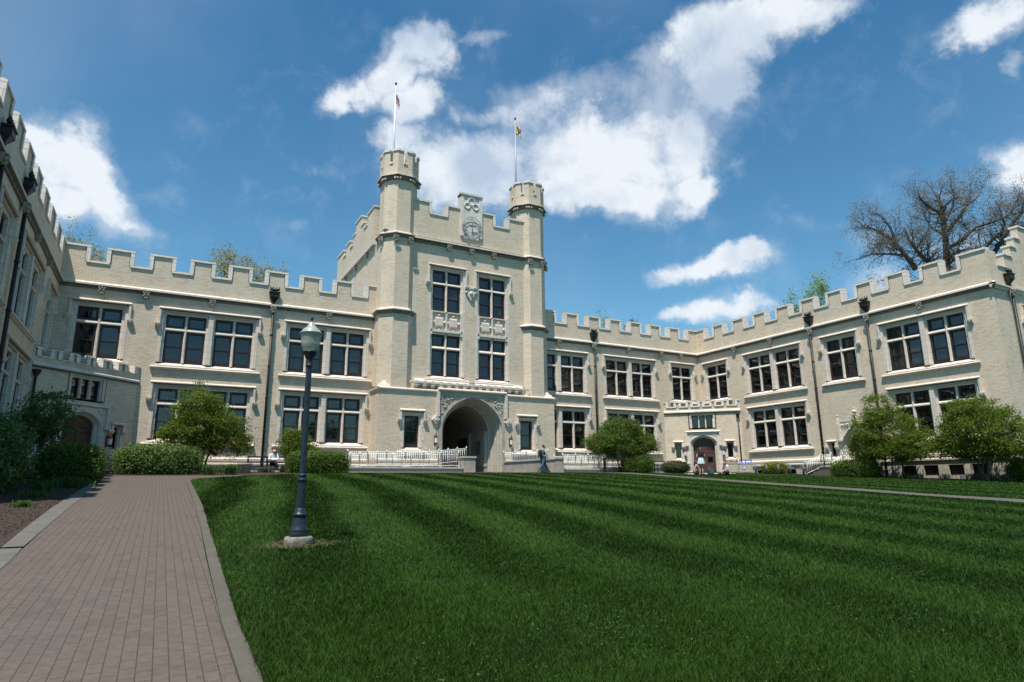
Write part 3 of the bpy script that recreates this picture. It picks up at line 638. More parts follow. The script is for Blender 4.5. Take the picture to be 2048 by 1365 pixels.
# the end face of the right wing: parapet that climbs in steps
t = rw
def end_face():
    r = place('end_front', None, rw, (22.75, 0, 0), 0) if False else None
    b = MB(); c = MB(); x = 22.75; yo = 0.0
    # face lies in the plane x = 22.75 (local), running along local y; thickness towards -x
    def seg(y0, y1, zt, zb=10.9):
        b.box(x - 0.38, x + 0.002, y0, y1, zb, zt - 0.11)
        c.box(x - 0.44, x + 0.07, y0 - 0.04, y1 + 0.04, zt - 0.11, zt)
    segs = [(0.0, 1.05, 12.97), (1.05, 1.95, 12.12), (1.95, 2.85, 12.95), (2.85, 3.55, 13.62), (3.55, 4.25, 14.28), (4.25, 7.2, 15.1), (7.2, 7.9, 14.28), (7.9, 8.6, 13.62), (8.6, 9.5, 12.95), (9.5, 10.4, 12.12), (10.4, 14, 12.97)]
    for y0, y1, zt in segs[1:]: seg(y0, y1, zt)
    b.box(x - 0.38, x + 0.002, 0.38, 1.05, 10.9, 12.86)
    pr = b.build('stepped_parapet', BRICK, rw); c.build('coping', COPING, pr)
    s = MB(); s.v = []
    P = [(0.21, 10.82), (0.21, 10.73), (0.115, 10.68), (0.06, 10.56), (-0.02, 10.56), (-0.02, 10.95)]
    s.add([(x + a, 0.0 - 0.21, z) for a, z in P] + [(x + a, 14, z) for a, z in P], [tuple(range(6)), tuple(range(11, 5, -1))] + [(i, i + 6, (i + 1) % 6 + 6, (i + 1) % 6) for i in range(6)])
    s.build('string_course', STONE, rw)
    for yy in (1.77,):
        o = place('carved_boss', BOSS, rw, (x + 0.10, yy, 10.66), R(90))
        bb = MB(); bb.tube([(x + 0.17, yy, -0.3), (x + 0.17, yy, 10.25)], 0.075, 10); dp = bb.build('downpipe', LEAD, rw)
        place('rain_hopper', HOP, dp, (x, yy, 11.55), R(90))
    w = place('window', SINGLE['window'], rw, (x, 4.2, ZU), R(90))
    for k, me in SINGLE.items():
        if k != 'window': place(k, me, w)
    w = place('window', SINGLE['window'], rw, (x, 4.2, ZL), R(90))
    for k, me in SINGLE.items():
        if k != 'window': place(k, me, w)
end_face()

# ---- diagonal corner porches
def porch(label, origin, rz):
    t = empty('entrance_porch', origin, rz); tag(t, label, 'porch')
    L = 5.9; c = L / 2
    hs = [(c - 1.07, c + 1.07, 4.2, 5.45), (0.97 - 0.3, 0.97 + 0.3, 1.9, 3.2), (L - 0.97 - 0.3, L - 0.97 + 0.3, 1.9, 3.2), (c - 1.25, c + 1.25, 0.5, 3.96)]
    wall(t, 0, L, 0.4, 5.6, hs)
    for a, e in ((0, c - 1.25), (c + 1.25, L)):
        plinth(t, a, e, 0.3)
    string(t, 0, L, 5.75, 0.12, 0.2)
    g = [(0.32, 0.85), (1.34, 1.80), (2.27, 2.74), (3.17, 3.64), (4.10, 4.56), (5.05, 5.58)]
    parapet(t, 0, L, 5.55, 6.06, 6.46, g, 0.0, 0.25, 0.07)
    tri = window_meshes('three', [0], 1.58, 0.99, ncol=3, meet=False, hood=0, sw=0.2, marg=0.06, sill=False)
    window(t, c, 4.33, tri)
    slit = window_meshes('slit', [0], 0.40, 1.08, ncol=1, meet=False, hood=0.42, marg=0.20, hup=0.26, sw=0.16)
    for x in (0.97, L - 0.97): window(t, x, 1.99, slit)
    b = MB(); zs = 3.0
    arch_face(b, 1.04, 0.72, zs, c - 1.25, c + 1.25, 3.96, 0.5, -0.02, c); arch_loft(b, [(1.04, 0.72, -0.02), (0.96, 0.66, 0.05), (0.96, 0.66, 0.10), (0.83, 0.54, 0.22), (0.83, 0.54, 0.42)], c, zs, 0.5)
    for s_ in (-1, 1):
        for k in range(4): b.ball((c + s_ * (0.98 - 0.09 * k), -0.02, 3.66 + 0.06 * k), 0.05, 8)
    b.prof(c - 1.33, c + 1.33, [(0.0, 4.08), (-0.06, 4.08), (-0.15, 4.0), (-0.05, 3.93), (0, 3.93)])
    for s_ in (-1, 1):
        q = c + s_ * 1.28; b.box(q - 0.05, q + 0.05, -0.12, 0, 3.05, 3.93); b.box(q - 0.12, q + 0.12, -0.17, 0, 2.88, 3.05)
    b.build('door_surround', STONE, t)
    door_leaf(t, c, 0.83, 0.54, zs, 0.6, 0.34)
    for x in (c - 1.45, c + 1.45): lantern(t, x, 2.32)
    st = MB(); st.box(c - 1.5, c + 1.5, -0.9, -0.05, 0.4, 0.83); st.build('step', CONC, t)
    r = MB(); r.add([(0, 0.25, 5.62), (L, 0.25, 5.62), (c, c + 0.1, 5.62)], [(0, 1, 2)]); r.build('roof', ROOF, t)
    p = MB(); xx = L - 0.22 if rz < 0 else 0.22
    p.tube([(xx, -0.1, 1.0), (xx, -0.1, 5.1)], 0.055, 8); p.rings([[(xx - v, -0.1 - v, z), (xx + v, -0.1 - v, z), (xx + v, -0.1 + v * 0.8, z), (xx - v, -0.1 + v * 0.8, z)] for v, z in ((0.06, 5.05), (0.14, 5.28), (0.14, 5.36))])
    p.build('downpipe', LEAD, t); return t
porch('small battlemented porch across the far right corner behind the picnickers', (35.92, 40, 0), R(-45))
porch('shaded battlemented porch across the left corner at the end of the brick path', (-5.58, 35.84, 0), R(45))

# ------------------------------------------------------------------ gate tower
T = empty('gate_tower', (0, 0, 0)); tag(T, 'tall cream brick gate tower with two octagonal turrets, a clock and a great arch', 'tower')
XM = 17.88
def octo(cx, cy, a):
    k = a * math.tan(math.pi / 8); return [(cx - k, cy - a), (cx + k, cy - a), (cx + a, cy - k), (cx + a, cy + k), (cx + k, cy + a), (cx - k, cy + a), (cx - a, cy + k), (cx - a, cy - k)]
def oring(b, cx, cy, az_, mi=0, caps=True, **k):
    b.rings([[(x, y, z) for x, y in octo(cx, cy, a)] for a, z in az_], mi, caps=caps)
FB, FM = 38.30, 38.75          # front planes: base block, main wall
b0 = empty('tmp') ; bpy.data.objects.remove(b0)
# base block
def twall(x0, x1, z0, z1, y, holes=(), m=None, name='wall', th=0.45): return wall(T, x0, x1, z0, z1, holes, th, m, name, y)
AW = 2.24
twall(11.5, 24.26, 0.4, 5.9, FB, [(XM - 2.40, XM + 2.40, 0.4, 5.95), (13.72 - 0.62, 13.72 + 0.62, 2.2, 4.42), (22.02 - 0.62, 22.02 + 0.62, 2.2, 4.42)])
b = MB()
for x in (11.5, 24.26):
    b = MB(); b.quad((x, FB + 0.45, 0.4), (x, 40.1, 0.4), (x, 40.1, 5.9), (x, FB + 0.45, 5.9)); b.build('side_wall', BRICK, T)
b = MB(); P = [(0.0, 6.01), (-0.10, 5.95), (-0.10, 5.89), (-0.02, 5.82), (0, 5.82)]
for x0, x1 in ((11.5 - 0.10, XM - 2.46), (XM + 2.46, 24.26 + 0.10)): b = MB(); b.prof(x0, x1, [(FB + y, z) for y, z in P]); b.build('string_course', STONE, T)
for x, s_ in ((11.5, -1), (24.26, 1)):
    b = MB(); b.add([(x - s_ * y, FB - 0.10, z) for y, z in P] + [(x - s_ * y, 40.0, z) for y, z in P], [tuple(range(5)), tuple(range(9, 4, -1))] + [(i, i + 5, (i + 1) % 5 + 5, (i + 1) % 5) for i in range(5)]); b.build('string_course', STONE, T)
b = MB(); b.quad((11.5, FB, 6.0), (24.26, FB, 6.0), (24.26, 40, 6.2), (11.5, 40, 6.2)); b.build('offset', BRICK, T)
for x0, x1 in ((11.42, XM - 2.46), (XM + 2.46, 24.34)):
    b = MB(); b.prof(x0, x1, [(FB + 0.1, 1.62), (FB - 0.06, 1.60), (FB - 0.13, 1.55), (FB - 0.13, 1.42), (FB - 0.07, 1.40), (FB - 0.07, 1.33), (FB - 0.18, 1.29), (FB - 0.18, 1.2), (FB - 0.10, 1.17), (FB - 0.10, 0.4), (FB + 0.1, 0.4)]); b.build('plinth', STONE, T)
tb = window_meshes('tower_base', [0], 0.95, 1.95, ncol=1, hood=0.62, marg=0.36, hup=0.42, quoin=True, sw=0.17)
for x in (13.72, 22.02):
    w = place('window', tb['window'], T, (x, FB, 2.32))
    for k, me in tb.items():
        if k != 'window': place(k, me, w)
# arch
b = MB(); zs = 3.55
arch_face(b, AW, 2.17, zs, XM - 2.40, XM + 2.40, 5.95, 0.4, FB - 0.02, XM)
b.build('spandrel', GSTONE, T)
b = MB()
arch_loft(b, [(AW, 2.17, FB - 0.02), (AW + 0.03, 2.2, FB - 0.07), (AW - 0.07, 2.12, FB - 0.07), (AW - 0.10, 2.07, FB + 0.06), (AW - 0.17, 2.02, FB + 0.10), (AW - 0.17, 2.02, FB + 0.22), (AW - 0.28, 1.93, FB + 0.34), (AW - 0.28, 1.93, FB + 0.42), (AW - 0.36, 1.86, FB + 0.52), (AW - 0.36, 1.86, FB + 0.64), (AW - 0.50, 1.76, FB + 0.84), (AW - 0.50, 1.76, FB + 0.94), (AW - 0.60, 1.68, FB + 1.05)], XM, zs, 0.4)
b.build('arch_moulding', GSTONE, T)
# carved foliage in the spandrels
b = MB(); rr = random.Random(5)
for s_ in (-1, 1):
    n = 0
    while n < 46:
        x = rr.uniform(0.9, 2.2); z = rr.uniform(4.5, 5.72); q = (x / (AW + .12)) ** 2 + ((z - zs) / 2.3) ** 2
        if q > 1.0: b.ball((XM + s_ * x, FB - 0.03, z), rr.uniform(0.045, 0.085), 6, sq=(1, 0.7, 1)); n += 1
b.build('spandrel_carving', GSTONE, T)
# rectangular label with lozenge stops
b = MB(); P = [(0.0, 6.16), (-0.08, 6.16), (-0.20, 6.08), (-0.20, 6.02), (-0.06, 5.94), (0, 5.94)]
b.prof(XM - 2.5, XM + 2.5, [(FB + y, z) for y, z in P])
for s_ in (-1, 1):
    q = XM + s_ * 2.46; b.box(q - 0.09, q + 0.09, FB - 0.16, FB, 4.3, 5.94)
    q2 = XM + s_ * 2.62; d = 0.28
    b.rings([[(q2 - v, y, 4.08), (q2, y, 4.08 - v), (q2 + v, y, 4.08), (q2, y, 4.08 + v)] for v, y in ((d, FB), (d, FB - 0.14), (d * 0.55, FB - 0.16), (d * 0.5, FB - 0.10), (d * 0.25, FB - 0.18))])
b.build('label_mould', STONE, T)
# vaulted passage behind the arch
DARKW = simple('passage_plaster', (0.36, 0.32, 0.27), 0.9, 0, 0.2, 2)
b = MB(); wi, hi = AW - 0.60, 1.68
arch_loft(b, [(wi, hi, FB + 1.05), (wi, hi, 50.5)], XM, zs, 0.4); b.build('vault', DARKW, T)
b = MB(); b.quad((XM - wi, 50.5, 0.4), (XM + wi, 50.5, 0.4), (XM + wi, 50.5, 5.3), (XM - wi, 50.5, 5.3)); b.build('passage_end_wall', DARKW, T)
b = MB(); b.quad((XM - wi, FB, 0.82), (XM + wi, FB, 0.82), (XM + wi, 50.5, 0.82), (XM - wi, 50.5, 0.82)); b.build('passage_floor', CONC, T)
b = MB(); b.box(XM + wi - 0.22, XM + wi - 0.01, FB + 1.1, 41.9, 0.8, 3.55); b.box(XM + wi - 0.28, XM + wi - 0.01, FB + 1.06, 41.9, 1.2, 1.36); b.box(XM + wi - 0.34, XM + wi - 0.2, 41.6, 41.95, 0.8, 3.55); b.build('dado', DARKW, T)
b = MB(); b.box(XM + wi - 0.26, XM + wi - 0.221, 39.95, 40.75, 2.05, 2.95); b.build('plaque', BRONZE, T)
b = MB(); b.box(XM + wi - 0.05, XM + wi + 0.01 - 0.02, 42.6, 44.2, 0.8, 3.3); b.build('side_door', BLACK, T)
b = MB(); b.box(17.4, 18.3, 50.35, 50.45, 0.8, 3.2); b.build('inner_door', BLACK, T)
lo = MB(); lo.lathe([(0.03, 4.75), (0.16, 4.7), (0.19, 4.55), (0.05, 4.42)], 12, (17.2, 46.5)); PL = simple('amber_lamp_glass', (0.5, 0.25, 0.1), 0.4)
PL.node_tree.nodes['Principled BSDF'].inputs['Emission Color'].default_value = (1, 0.45, 0.18, 1); PL.node_tree.nodes['Principled BSDF'].inputs['Emission Strength'].default_value = 0.6
lo.build('ceiling_lamp', PL, T)
# main wall with the two window stacks
tw_hi = window_meshes('tower_hi', [0], 2.06, 2.86, transom=1.95, hood=1.30, sill=False)
tw_lo = window_meshes('tower_lo', [0], 2.06, 2.80, transom=1.88, hood=0, sill=True)
hs = [(x - 1.31, x + 1.31, 6.8, 14.6) for x in (XM - 1.735, XM + 1.735)]
twall(13.1, 22.66, 6.0, 16.5, FM, hs)
b = MB()
for x in (XM - 1.735, XM + 1.735):
    w = place('window', tw_hi['window'], T, (x, FM, 11.45))
    for k, me in tw_hi.items():
        if k != 'window': place(k, me, w)
    w = place('window', tw_lo['window'], T, (x, FM, 7.05))
    for k, me in tw_lo.items():
        if k != 'window': place(k, me, w)
    p = MB(); p.box(x - 1.30, x - 1.03, FM - 0.013, FM + 0.36, 9.8, 11.45); p.box(x + 1.03, x + 1.30, FM - 0.013, FM + 0.36, 9.8, 11.45)
    p.box(x - 1.03, x + 1.03, FM + 0.20, FM + 0.36, 9.85, 11.45); p.box(x - 0.06, x + 0.06, FM + 0.06, FM + 0.2, 9.85, 11.45)
    p.prof(x - 1.06, x + 1.06, [(FM + 0.06, 9.84), (FM + 0.06, 9.92), (FM + 0.2, 10.0), (FM + 0.3, 9.84)]); p.prof(x - 1.06, x + 1.06, [(FM + 0.06, 11.36), (FM + 0.06, 11.44), (FM + 0.2, 11.47), (FM + 0.3, 11.36)])
    for s_ in (-1, 1):
        q = x + s_ * 0.52
        p.prof(q - 0.27, q + 0.27, [(FM + 0.02, 10.42), (FM + 0.02, 10.95), (FM + 0.10, 11.02), (FM + 0.2, 11.0), (FM + 0.2, 10.32), (FM + 0.08, 10.34)])
        for (dx, dz) in ((0, 0.46), (0, -0.50), (0.40, 0), (-0.40, 0)):
            p.rings([[(q + dx - v, FM + 0.14, 10.68 + dz), (q + dx, FM + 0.14, 10.68 + dz - v), (q + dx + v, FM + 0.14, 10.68 + dz), (q + dx, FM + 0.14, 10.68 + dz + v)] if k == 0 else [(q + dx - v * .3, FM + 0.06, 10.68 + dz), (q + dx, FM + 0.06, 10.68 + dz - v * .3), (q + dx + v * .3, FM + 0.06, 10.68 + dz), (q + dx, FM + 0.06, 10.68 + dz + v * .3)] for k, v in enumerate((0.15, 0.15))])
            p.ball((q + dx * 1.05, FM + 0.10, 10.68 + dz * 1.05), 0.07, 6)
    p.build('shield_panel', STONE, T)
# little shield between the hoods
b = MB(); b.rings([[(XM - 0.30, FM, z), (XM + 0.30, FM, z), (XM + 0.30, FM - 0.16, z), (XM - 0.30, FM - 0.16, z)] for z in (13.35, 13.25)])
b.rings([[(XM - 0.27, y, 13.25), (XM - 0.25, y, 12.78), (XM, y, 12.42), (XM + 0.25, y, 12.78), (XM + 0.27, y, 13.25)] for y in (FM, FM - 0.12)]); b.ball((XM, FM - 0.14, 12.92), 0.14, 8)
for s_ in (-1, 1): b.ball((XM + s_ * 0.34, FM - 0.08, 13.0), 0.09, 8)
b.build('carved_shield', STONE, T)
# corbelled ledge over the arch
b = MB(); b.prof(13.9, 21.86, [(FM, 6.86), (FM - 0.05, 6.86), (FM - 0.05, 6.74), (FM - 0.30, 6.52), (FM - 0.42, 6.50), (FM - 0.42, 6.40), (FM - 0.34, 6.36), (FM - 0.34, 6.26), (FM, 6.26)])
b.prof(13.5, 22.26, [(FM - 0.42, 6.52), (FM - 0.47, 6.50), (FM - 0.47, 6.40), (FM - 0.36, 6.36), (FM - 0.36, 6.50)])
b.build('corbelled_ledge', STONE, T)
for k in range(15):
    x = 13.95 + k * (21.82 - 13.95) / 14; b = MB()
    b.box(-0.12, 0.12, -0.49, -0.42, 6.36, 6.54); b.prof(-0.115, 0.115, [(-0.47, 6.355), (-0.47, 6.24), (-0.40, 6.12), (-0.34, 6.12), (-0.34, 6.355)])
    b.build('dentil', STONE, T, (x, FM, 0))
b = MB(); b.box(XM - 0.2, XM + 0.2, FM - 0.34, FM - 0.2, 6.66, 6.9); b.build('keystone', STONE, T)
# tower string course and parapet
string(T, 13.2, 22.5, 16.44, 0.26, 0.40, y=FM)
for x in (16.2, 17.9, 19.65): place('carved_boss', BOSS, T, (x, FM - 0.05, 16.16))
gp_ = [(14.86, 15.98), (19.78, 20.84)]
pr = parapet(T, 13.3, 22.46, 16.4, 18.38, 19.20, gp_, FM, 0.45, 0.12)
b = MB()
b.box(XM - 0.84, XM - 0.60, FM - 0.13, FM + 0.40, 17.1, 20.22); b.box(XM + 0.60, XM + 0.84, FM - 0.13, FM + 0.40, 17.1, 20.22)
b.box(XM - 0.60, XM + 0.60, FM - 0.09, FM + 0.40, 16.95, 19.45); b.box(XM - 0.60, XM + 0.60, FM - 0.085, FM + 0.40, 19.45, 20.22)
b.box(XM - 0.84, XM + 0.84, FM - 0.125, FM + 0.395, 20.1, 20.225); coping(b, XM - 0.90, XM + 0.90, 20.34, FM - 0.13, FM + 0.40)
def ringz(b, cx, cz, r, t, y, n=24, mi=0):
    b.tube([(cx + r * math.cos(2 * math.pi * i / n), y, cz + r * math.sin(2 * math.pi * i / n)) for i in range(n + 1)], t, 6, mi)
ringz(b, XM, 19.78, 0.27, 0.055, FM - 0.10); ringz(b, XM - 0.33, 19.42, 0.22, 0.05, FM - 0.10); ringz(b, XM + 0.33, 19.42, 0.22, 0.05, FM - 0.10)
b.build('clock_panel', [PANEL, GRIME_SHADE], T)
b = MB(); yC = FM - 0.19; zc = 17.85
ringz(b, XM, zc, 0.74, 0.016, yC, 40); ringz(b, XM, zc, 0.50, 0.012, yC, 36)
NUM = {1: 'I', 2: 'II', 3: 'III', 4: 'IIII', 5: 'V', 6: 'VI', 7: 'VII', 8: 'VIII', 9: 'IX', 10: 'X', 11: 'XI', 12: 'XII'}
for h in range(1, 13):
    a = math.pi / 2 - h * math.pi / 6; s_ = NUM[h]; wd = {'I': 0.045, 'V': 0.08, 'X': 0.08}; tot = sum(wd[c] for c in s_); u = -tot / 2
    er = Vector((math.cos(a), 0, math.sin(a))); et = Vector((math.sin(a), 0, -math.cos(a)))
    for ch in s_:
        w = wd[ch]; c0 = u + w / 2; u += w
        ends = {'I': [((c0, -.1), (c0, .1))], 'V': [((c0, -.1), (c0 - .035, .1)), ((c0, -.1), (c0 + .035, .1))], 'X': [((c0 - .035, -.1), (c0 + .035, .1)), ((c0 + .035, -.1), (c0 - .035, .1))]}[ch]
        for p, q in ends:
            f_ = lambda g: Vector((XM, yC, zc)) + er * (0.62 + g[1]) + et * g[0]
            b.tube([f_(p), f_(q)], 0.011, 4)
for k in range(12):
    a = k * math.pi / 6 + math.pi / 12; b.tube([(XM + 0.5 * math.cos(a), yC, zc + 0.5 * math.sin(a)), (XM + 0.74 * math.cos(a), yC, zc + 0.74 * math.sin(a))], 0.008, 4)
ck = b.build('clock_dial', BRONZE, T)
b = MB()
for ang, ln, wd in ((R(-84), 0.60, 0.025), (R(12), 0.40, 0.032)):
    d = Vector((math.cos(ang), 0, math.sin(ang))); b.tube([Vector((XM, yC - 0.03, zc)) - d * 0.14, Vector((XM, yC - 0.03, zc)) + d * ln * 0.7, Vector((XM, yC - 0.03, zc)) + d * ln], [wd, wd, 0.006], 6)
b.ball((XM, yC - 0.03, zc), 0.05, 8); b.build('clock_hands', BLACK, ck)
# turrets
def turret(cx):
    cy = 39.59; b = MB()
    oring(b, cx, cy, [(1.24, 6.0), (1.24, 10.9)]); oring(b, cx, cy, [(1.19, 10.9), (1.19, 16.5)]); oring(b, cx, cy, [(1.16, 16.3), (1.16, 20.3)])
    t = b.build('turret', BRICK, T)
    for P_ in ([(1.22, 10.80), (1.30, 10.82), (1.36, 10.95), (1.44, 11.02), (1.44, 11.09), (1.20, 11.24)], [(1.17, 16.04), (1.25, 16.07), (1.32, 16.18), (1.40, 16.25), (1.40, 16.32), (1.16, 16.47)], [(1.14, 20.14), (1.22, 20.17), (1.30, 20.34), (1.42, 20.42), (1.42, 20.48), (1.20, 20.58)]):
        s = MB(); oring(s, cx, cy, P_[3:], caps=False); oring(s, cx, cy, P_[:4], 1, caps=False); s.build('turret_string', [STONE, GRIME_SHADE], t)  # lower ring coloured dark to paint the shade under the string
    c = MB()      # crown with slits in the middle of each face
    O = octo(cx, cy, 1.22); I = octo(cx, cy, 0.92)
    cops = []
    oring(c, cx, cy, [(1.22, 20.5), (1.22, 21.42)], caps=False); oring(c, cx, cy, [(0.92, 20.5), (0.92, 21.42)], caps=False)
    lerp = lambda p, q, f: (p[0] + (q[0] - p[0]) * f, p[1] + (q[1] - p[1]) * f)
    for i in range(8):
        p, q, r = O[i - 1], O[i], O[(i + 1) % 8]; pi_, qi, ri = I[i - 1], I[i], I[(i + 1) % 8]
        a, e = lerp(p, q, 0.60), lerp(q, r, 0.40); ai, ei = lerp(pi_, qi, 0.60), lerp(qi, ri, 0.40)
        loop = [a, q, e, ei, qi, ai]
        c.rings([[(x, y, z) for x, y in loop] for z in (21.42, 22.24)])
        def grow(P, f=1.05): return (cx + (P[0] - cx) * f, cy + (P[1] - cy) * f)
        lp = [grow(a), grow(q), grow(e), grow(ei, 0.93), grow(qi, 0.93), grow(ai, 0.93)]
        cop = MB(); cop.rings([[(x, y, z) for x, y in lp] for z in (22.24, 22.38)]); cops.append(cop)
        g0, g1, h0, h1 = lerp(q, r, 0.38), lerp(q, r, 0.62), lerp(qi, ri, 0.38), lerp(qi, ri, 0.62)
        cop = MB(); cops.append(cop); cop.rings([[(*grow(g0), z), (*grow(g1), z), (*h1, z), (*h0, z)] for z in (21.32, 21.43)])
    kr = c.build('turret_crown', BRICK, t)
    for cop in cops: cop.build('crown_coping', COPING, t)
    k = MB()
    for x, y in octo(cx, cy, 1.24):
        d = Vector((x - cx, y - cy, 0)).normalized(); e = Vector((-d.y, d.x, 0))
        for j in (-0.17, 0, 0.17):
            P_ = Vector((cx, cy, 0)) + d * (1.40 - abs(j) * 0.3) + e * j; k.ball((P_.x, P_.y, 20.20), 0.085, 8)
    k.build('turret_ball_cluster', STONE, t)
    for (x, y), rz_ in (((cx - 0.51, cy - 1.22), 0), ((cx + 0.51, cy - 1.22), 0), ((cx - 1.22, cy - 0.5), R(-90)), ((cx + 1.22, cy - 0.5), R(90))):
        place('carved_boss', BOSS, T, (x, y, 16.06), rz_)
    f = MB(); oring(f, cx, cy, [(0.9, 20.9), (0.9, 20.95)]); f.build('turret_roof', ROOF, t)
    # broached foot at the outer corner
    s_ = -1 if cx < XM else 1; q = MB(); X0 = cx + s_ * 1.25; Y0 = cy - 1.25
    for k_, (z0, z1, w) in enumerate(((6.02, 6.22, 0.98), (6.22, 6.42, 0.74), (6.42, 6.62, 0.50), (6.62, 6.80, 0.26))):
        o = 0.02 + 0.17 * k_; xs1 = X0 - s_ * o; ys1 = Y0 + o
        q.rings([[(xs1, ys1, z0), (xs1 - s_ * w, ys1, z0), (xs1 - s_ * w * 0.5, ys1 + w * 0.5, z0), (xs1, ys1 + w, z0)], [(xs1 - s_ * 0.10, ys1 + 0.10, z1), (xs1 - s_ * w * 0.8, ys1 + 0.10, z1), (xs1 - s_ * w * 0.5, ys1 + w * 0.5, z1), (xs1 - s_ * 0.10, ys1 + w * 0.8, z1)]])
    q.build('broach', STONE, t)
turret(12.78); turret(22.98)
# body of the tower above the roofs
b = MB(); b.box(11.6, 24.16, 40.2, 51, 6.0, 16.4); b.build('tower_body', BRICK, T)
def side(x, s_):
    r = empty('tower_flank', (x, 0, 0)); r.parent = T
    b = MB(); c = MB(); st = MB()
    prs = [(40.6, 42.3, 18.95), (42.3, 43.1, 18.2), (43.1, 43.9, 18.7), (43.9, 45.5, 19.5), (45.5, 46.2, 18.7), (46.2, 47.0, 18.0), (47.0, 48.2, 18.6), (48.2, 49.0, 17.9), (49.0, 51.0, 18.5)]
    for y0, y1, z in prs:
        b.box(x - 0.2, x + 0.2, y0, y1, 16.4, z - 0.1); c.box(x - 0.26, x + 0.26, y0 - 0.05, y1 + 0.05, z - 0.1, z)
    st.box(x - 0.24 if s_ < 0 else x + 0.0, x if s_ < 0 else x + 0.24, 40.6, 51.1, 16.08, 16.40)
    r2 = b.build('flank_parapet', BRICK, T); c.build('coping', COPING, r2); st.build('string_course', STONE, T)
    bpy.data.objects.remove(r)
    for y in (42.5, 45.5, 48.5): place('carved_boss', BOSS, T, (x + s_ * 0.02, y, 16.1), R(-90) if s_ < 0 else R(90))
side(11.62, -1); side(24.14, 1)
for x in (XM - 2.63, XM + 2.78): lantern(T, x, 2.78, FB)
b = MB(); b.quad((11.6, 38.8, 16.6), (24.1, 38.8, 16.6), (24.1, 51, 16.6), (11.6, 51, 16.6)); b.build('roof', ROOF, T)

# ------------------------------------------------------------------ flags
def flagpole(x, y, z0, z1, label, col):
    t = empty('flagpole', (x, y, z0)); tag(t, label, 'flagpole', 'flagpoles on the turrets')
    b = MB(); h = z1 - z0; b.lathe([(0.075, 0), (0.075, h * 0.3), (0.045, h)], 12); b.build('pole', col, t)
    f = MB(); f.ball((0, 0, h + 0.10), 0.085, 12); f.lathe([(0.05, h - 0.02), (0.07, h), (0.05, h + 0.04)], 12); f.build('finial', BLACK, t); return t
STEEL = simple('pale_pole_metal', (0.62, 0.64, 0.66), 0.35, 0.2)
flagpole(12.30, 39.6, 20.9, 28.02, 'white flagpole rising from the left turret', STEEL)
flagpole(22.05, 39.6, 20.9, 28.05, 'grey flagpole rising from the right turret', simple('grey_pole', (0.30, 0.34, 0.38), 0.4))
def flagcloth(name, pole, ztop, w, h, fold, fn, label, mats, droop=0.75):
    nx_, nz_ = 26, 24; V = []; F = []; MI = []
    for i in range(nx_ + 1):
        for j in range(nz_ + 1):
            u = i / nx_; v = j / nz_
            x = w * fold * u; y = 0.10 * math.sin(u * 15) * (0.3 + u); z = -h * v - droop * w * (u ** 1.2) * (0.9 - 0.25 * v)
            V.append((x + 0.03 * math.sin(8 * v + u * 5) * u, y, z))
    for i in range(nx_):
        for j in range(nz_):
            a = i * (nz_ + 1) + j; F.append((a, a + nz_ + 1, a + nz_ + 2, a + 1)); MI.append(fn((i + .5) / nx_, (j + .5) / nz_))
    me = bpy.data.meshes.new(name); me.from_pydata(V, [], F)
    for m in mats: me.materials.append(m)
    me.polygons.foreach_set('material_index', MI); me.update()
    o = place(name, me, None, (pole[0] + 0.05, pole[1], ztop)); tag(o, label, 'flag', 'flags on the turret poles')
    md = o.modifiers.new('t', 'SOLIDIFY'); md.thickness = 0.006; return o
FR, FWt, FBl = simple('flag_red', (0.42, 0.03, 0.05), 0.8), simple('flag_white', (0.72, 0.70, 0.70), 0.8), simple('flag_blue', (0.03, 0.045, 0.14), 0.8)
def usf(u, v):
    if u < 0.42 and v < 0.54:
        i, j = int(u * 26), int(v * 24); return 1 if (i % 3 == 1 and j % 3 == 1) else 2
    return 0 if int(v * 13) % 2 == 0 else 1
flagcloth('flag', (12.30, 39.6), 27.3, 1.05, 0.72, 0.27, usf, 'red, white and blue striped flag hanging limp on the left pole', [FR, FWt, FBl], 0.55)
FG, FK = simple('flag_gold', (0.66, 0.50, 0.30), 0.8), simple('flag_black', (0.02, 0.02, 0.025), 0.8)
def wf(u, v):     # a black W on gold, black foot to the hoist
    if v > 0.88 and u < 0.3: return 1
    for (a, p, c, q) in ((.22, .2, .36, .75), (.36, .75, .5, .3), (.5, .3, .64, .75), (.64, .75, .78, .2)):
        if min(p, q) < v < max(p, q):
            uc = a + (c - a) * (v - p) / (q - p)
            if abs(u - uc) < 0.055: return 1
    return 0
flagcloth('flag', (22.05, 39.6), 27.75, 1.25, 0.95, 0.38, wf, 'pale gold flag with a black letter W on the right pole', [FG, FK], 0.30)

# ------------------------------------------------------------------ street lamp
lamp = empty('street_lamp', (1.985, 10.49, G(1.985, 10.49))); tag(lamp, 'dark blue-black street lamp with a frosted acorn globe on the lawn', 'street lamp')
b = MB(); b.lathe([(0.212, -0.12), (0.212, 0.10), (0.205, 0.135), (0.19, 0.15)], 36); b.build('footing', FOOT, lamp)
b = MB(); b.lathe([(0.138, 0.15), (0.138, 0.20), (0.132, 0.215), (0.137, 0.235), (0.137, 0.25), (0.120, 0.275), (0.112, 0.33), (0.100, 0.41), (0.094, 0.45), (0.110, 0.462), (0.112, 0.475), (0.098, 0.495), (0.088, 0.505), (0.088, 0.52), (0.083, 0.525), (0.083, 0.545), (0.072, 0.56), (0.070, 0.565)], 36); b.build('lamp_base', LAMPGREEN, lamp)
b = MB(); b.lathe([(0.069, 0.56), (0.063, 0.975)], 32, flute=0.06, smooth=False)
b.lathe([(0.062, 0.97), (0.074, 0.985), (0.074, 1.0), (0.062, 1.015), (0.062, 1.045), (0.067, 1.052), (0.067, 1.075), (0.052, 1.085)], 32)
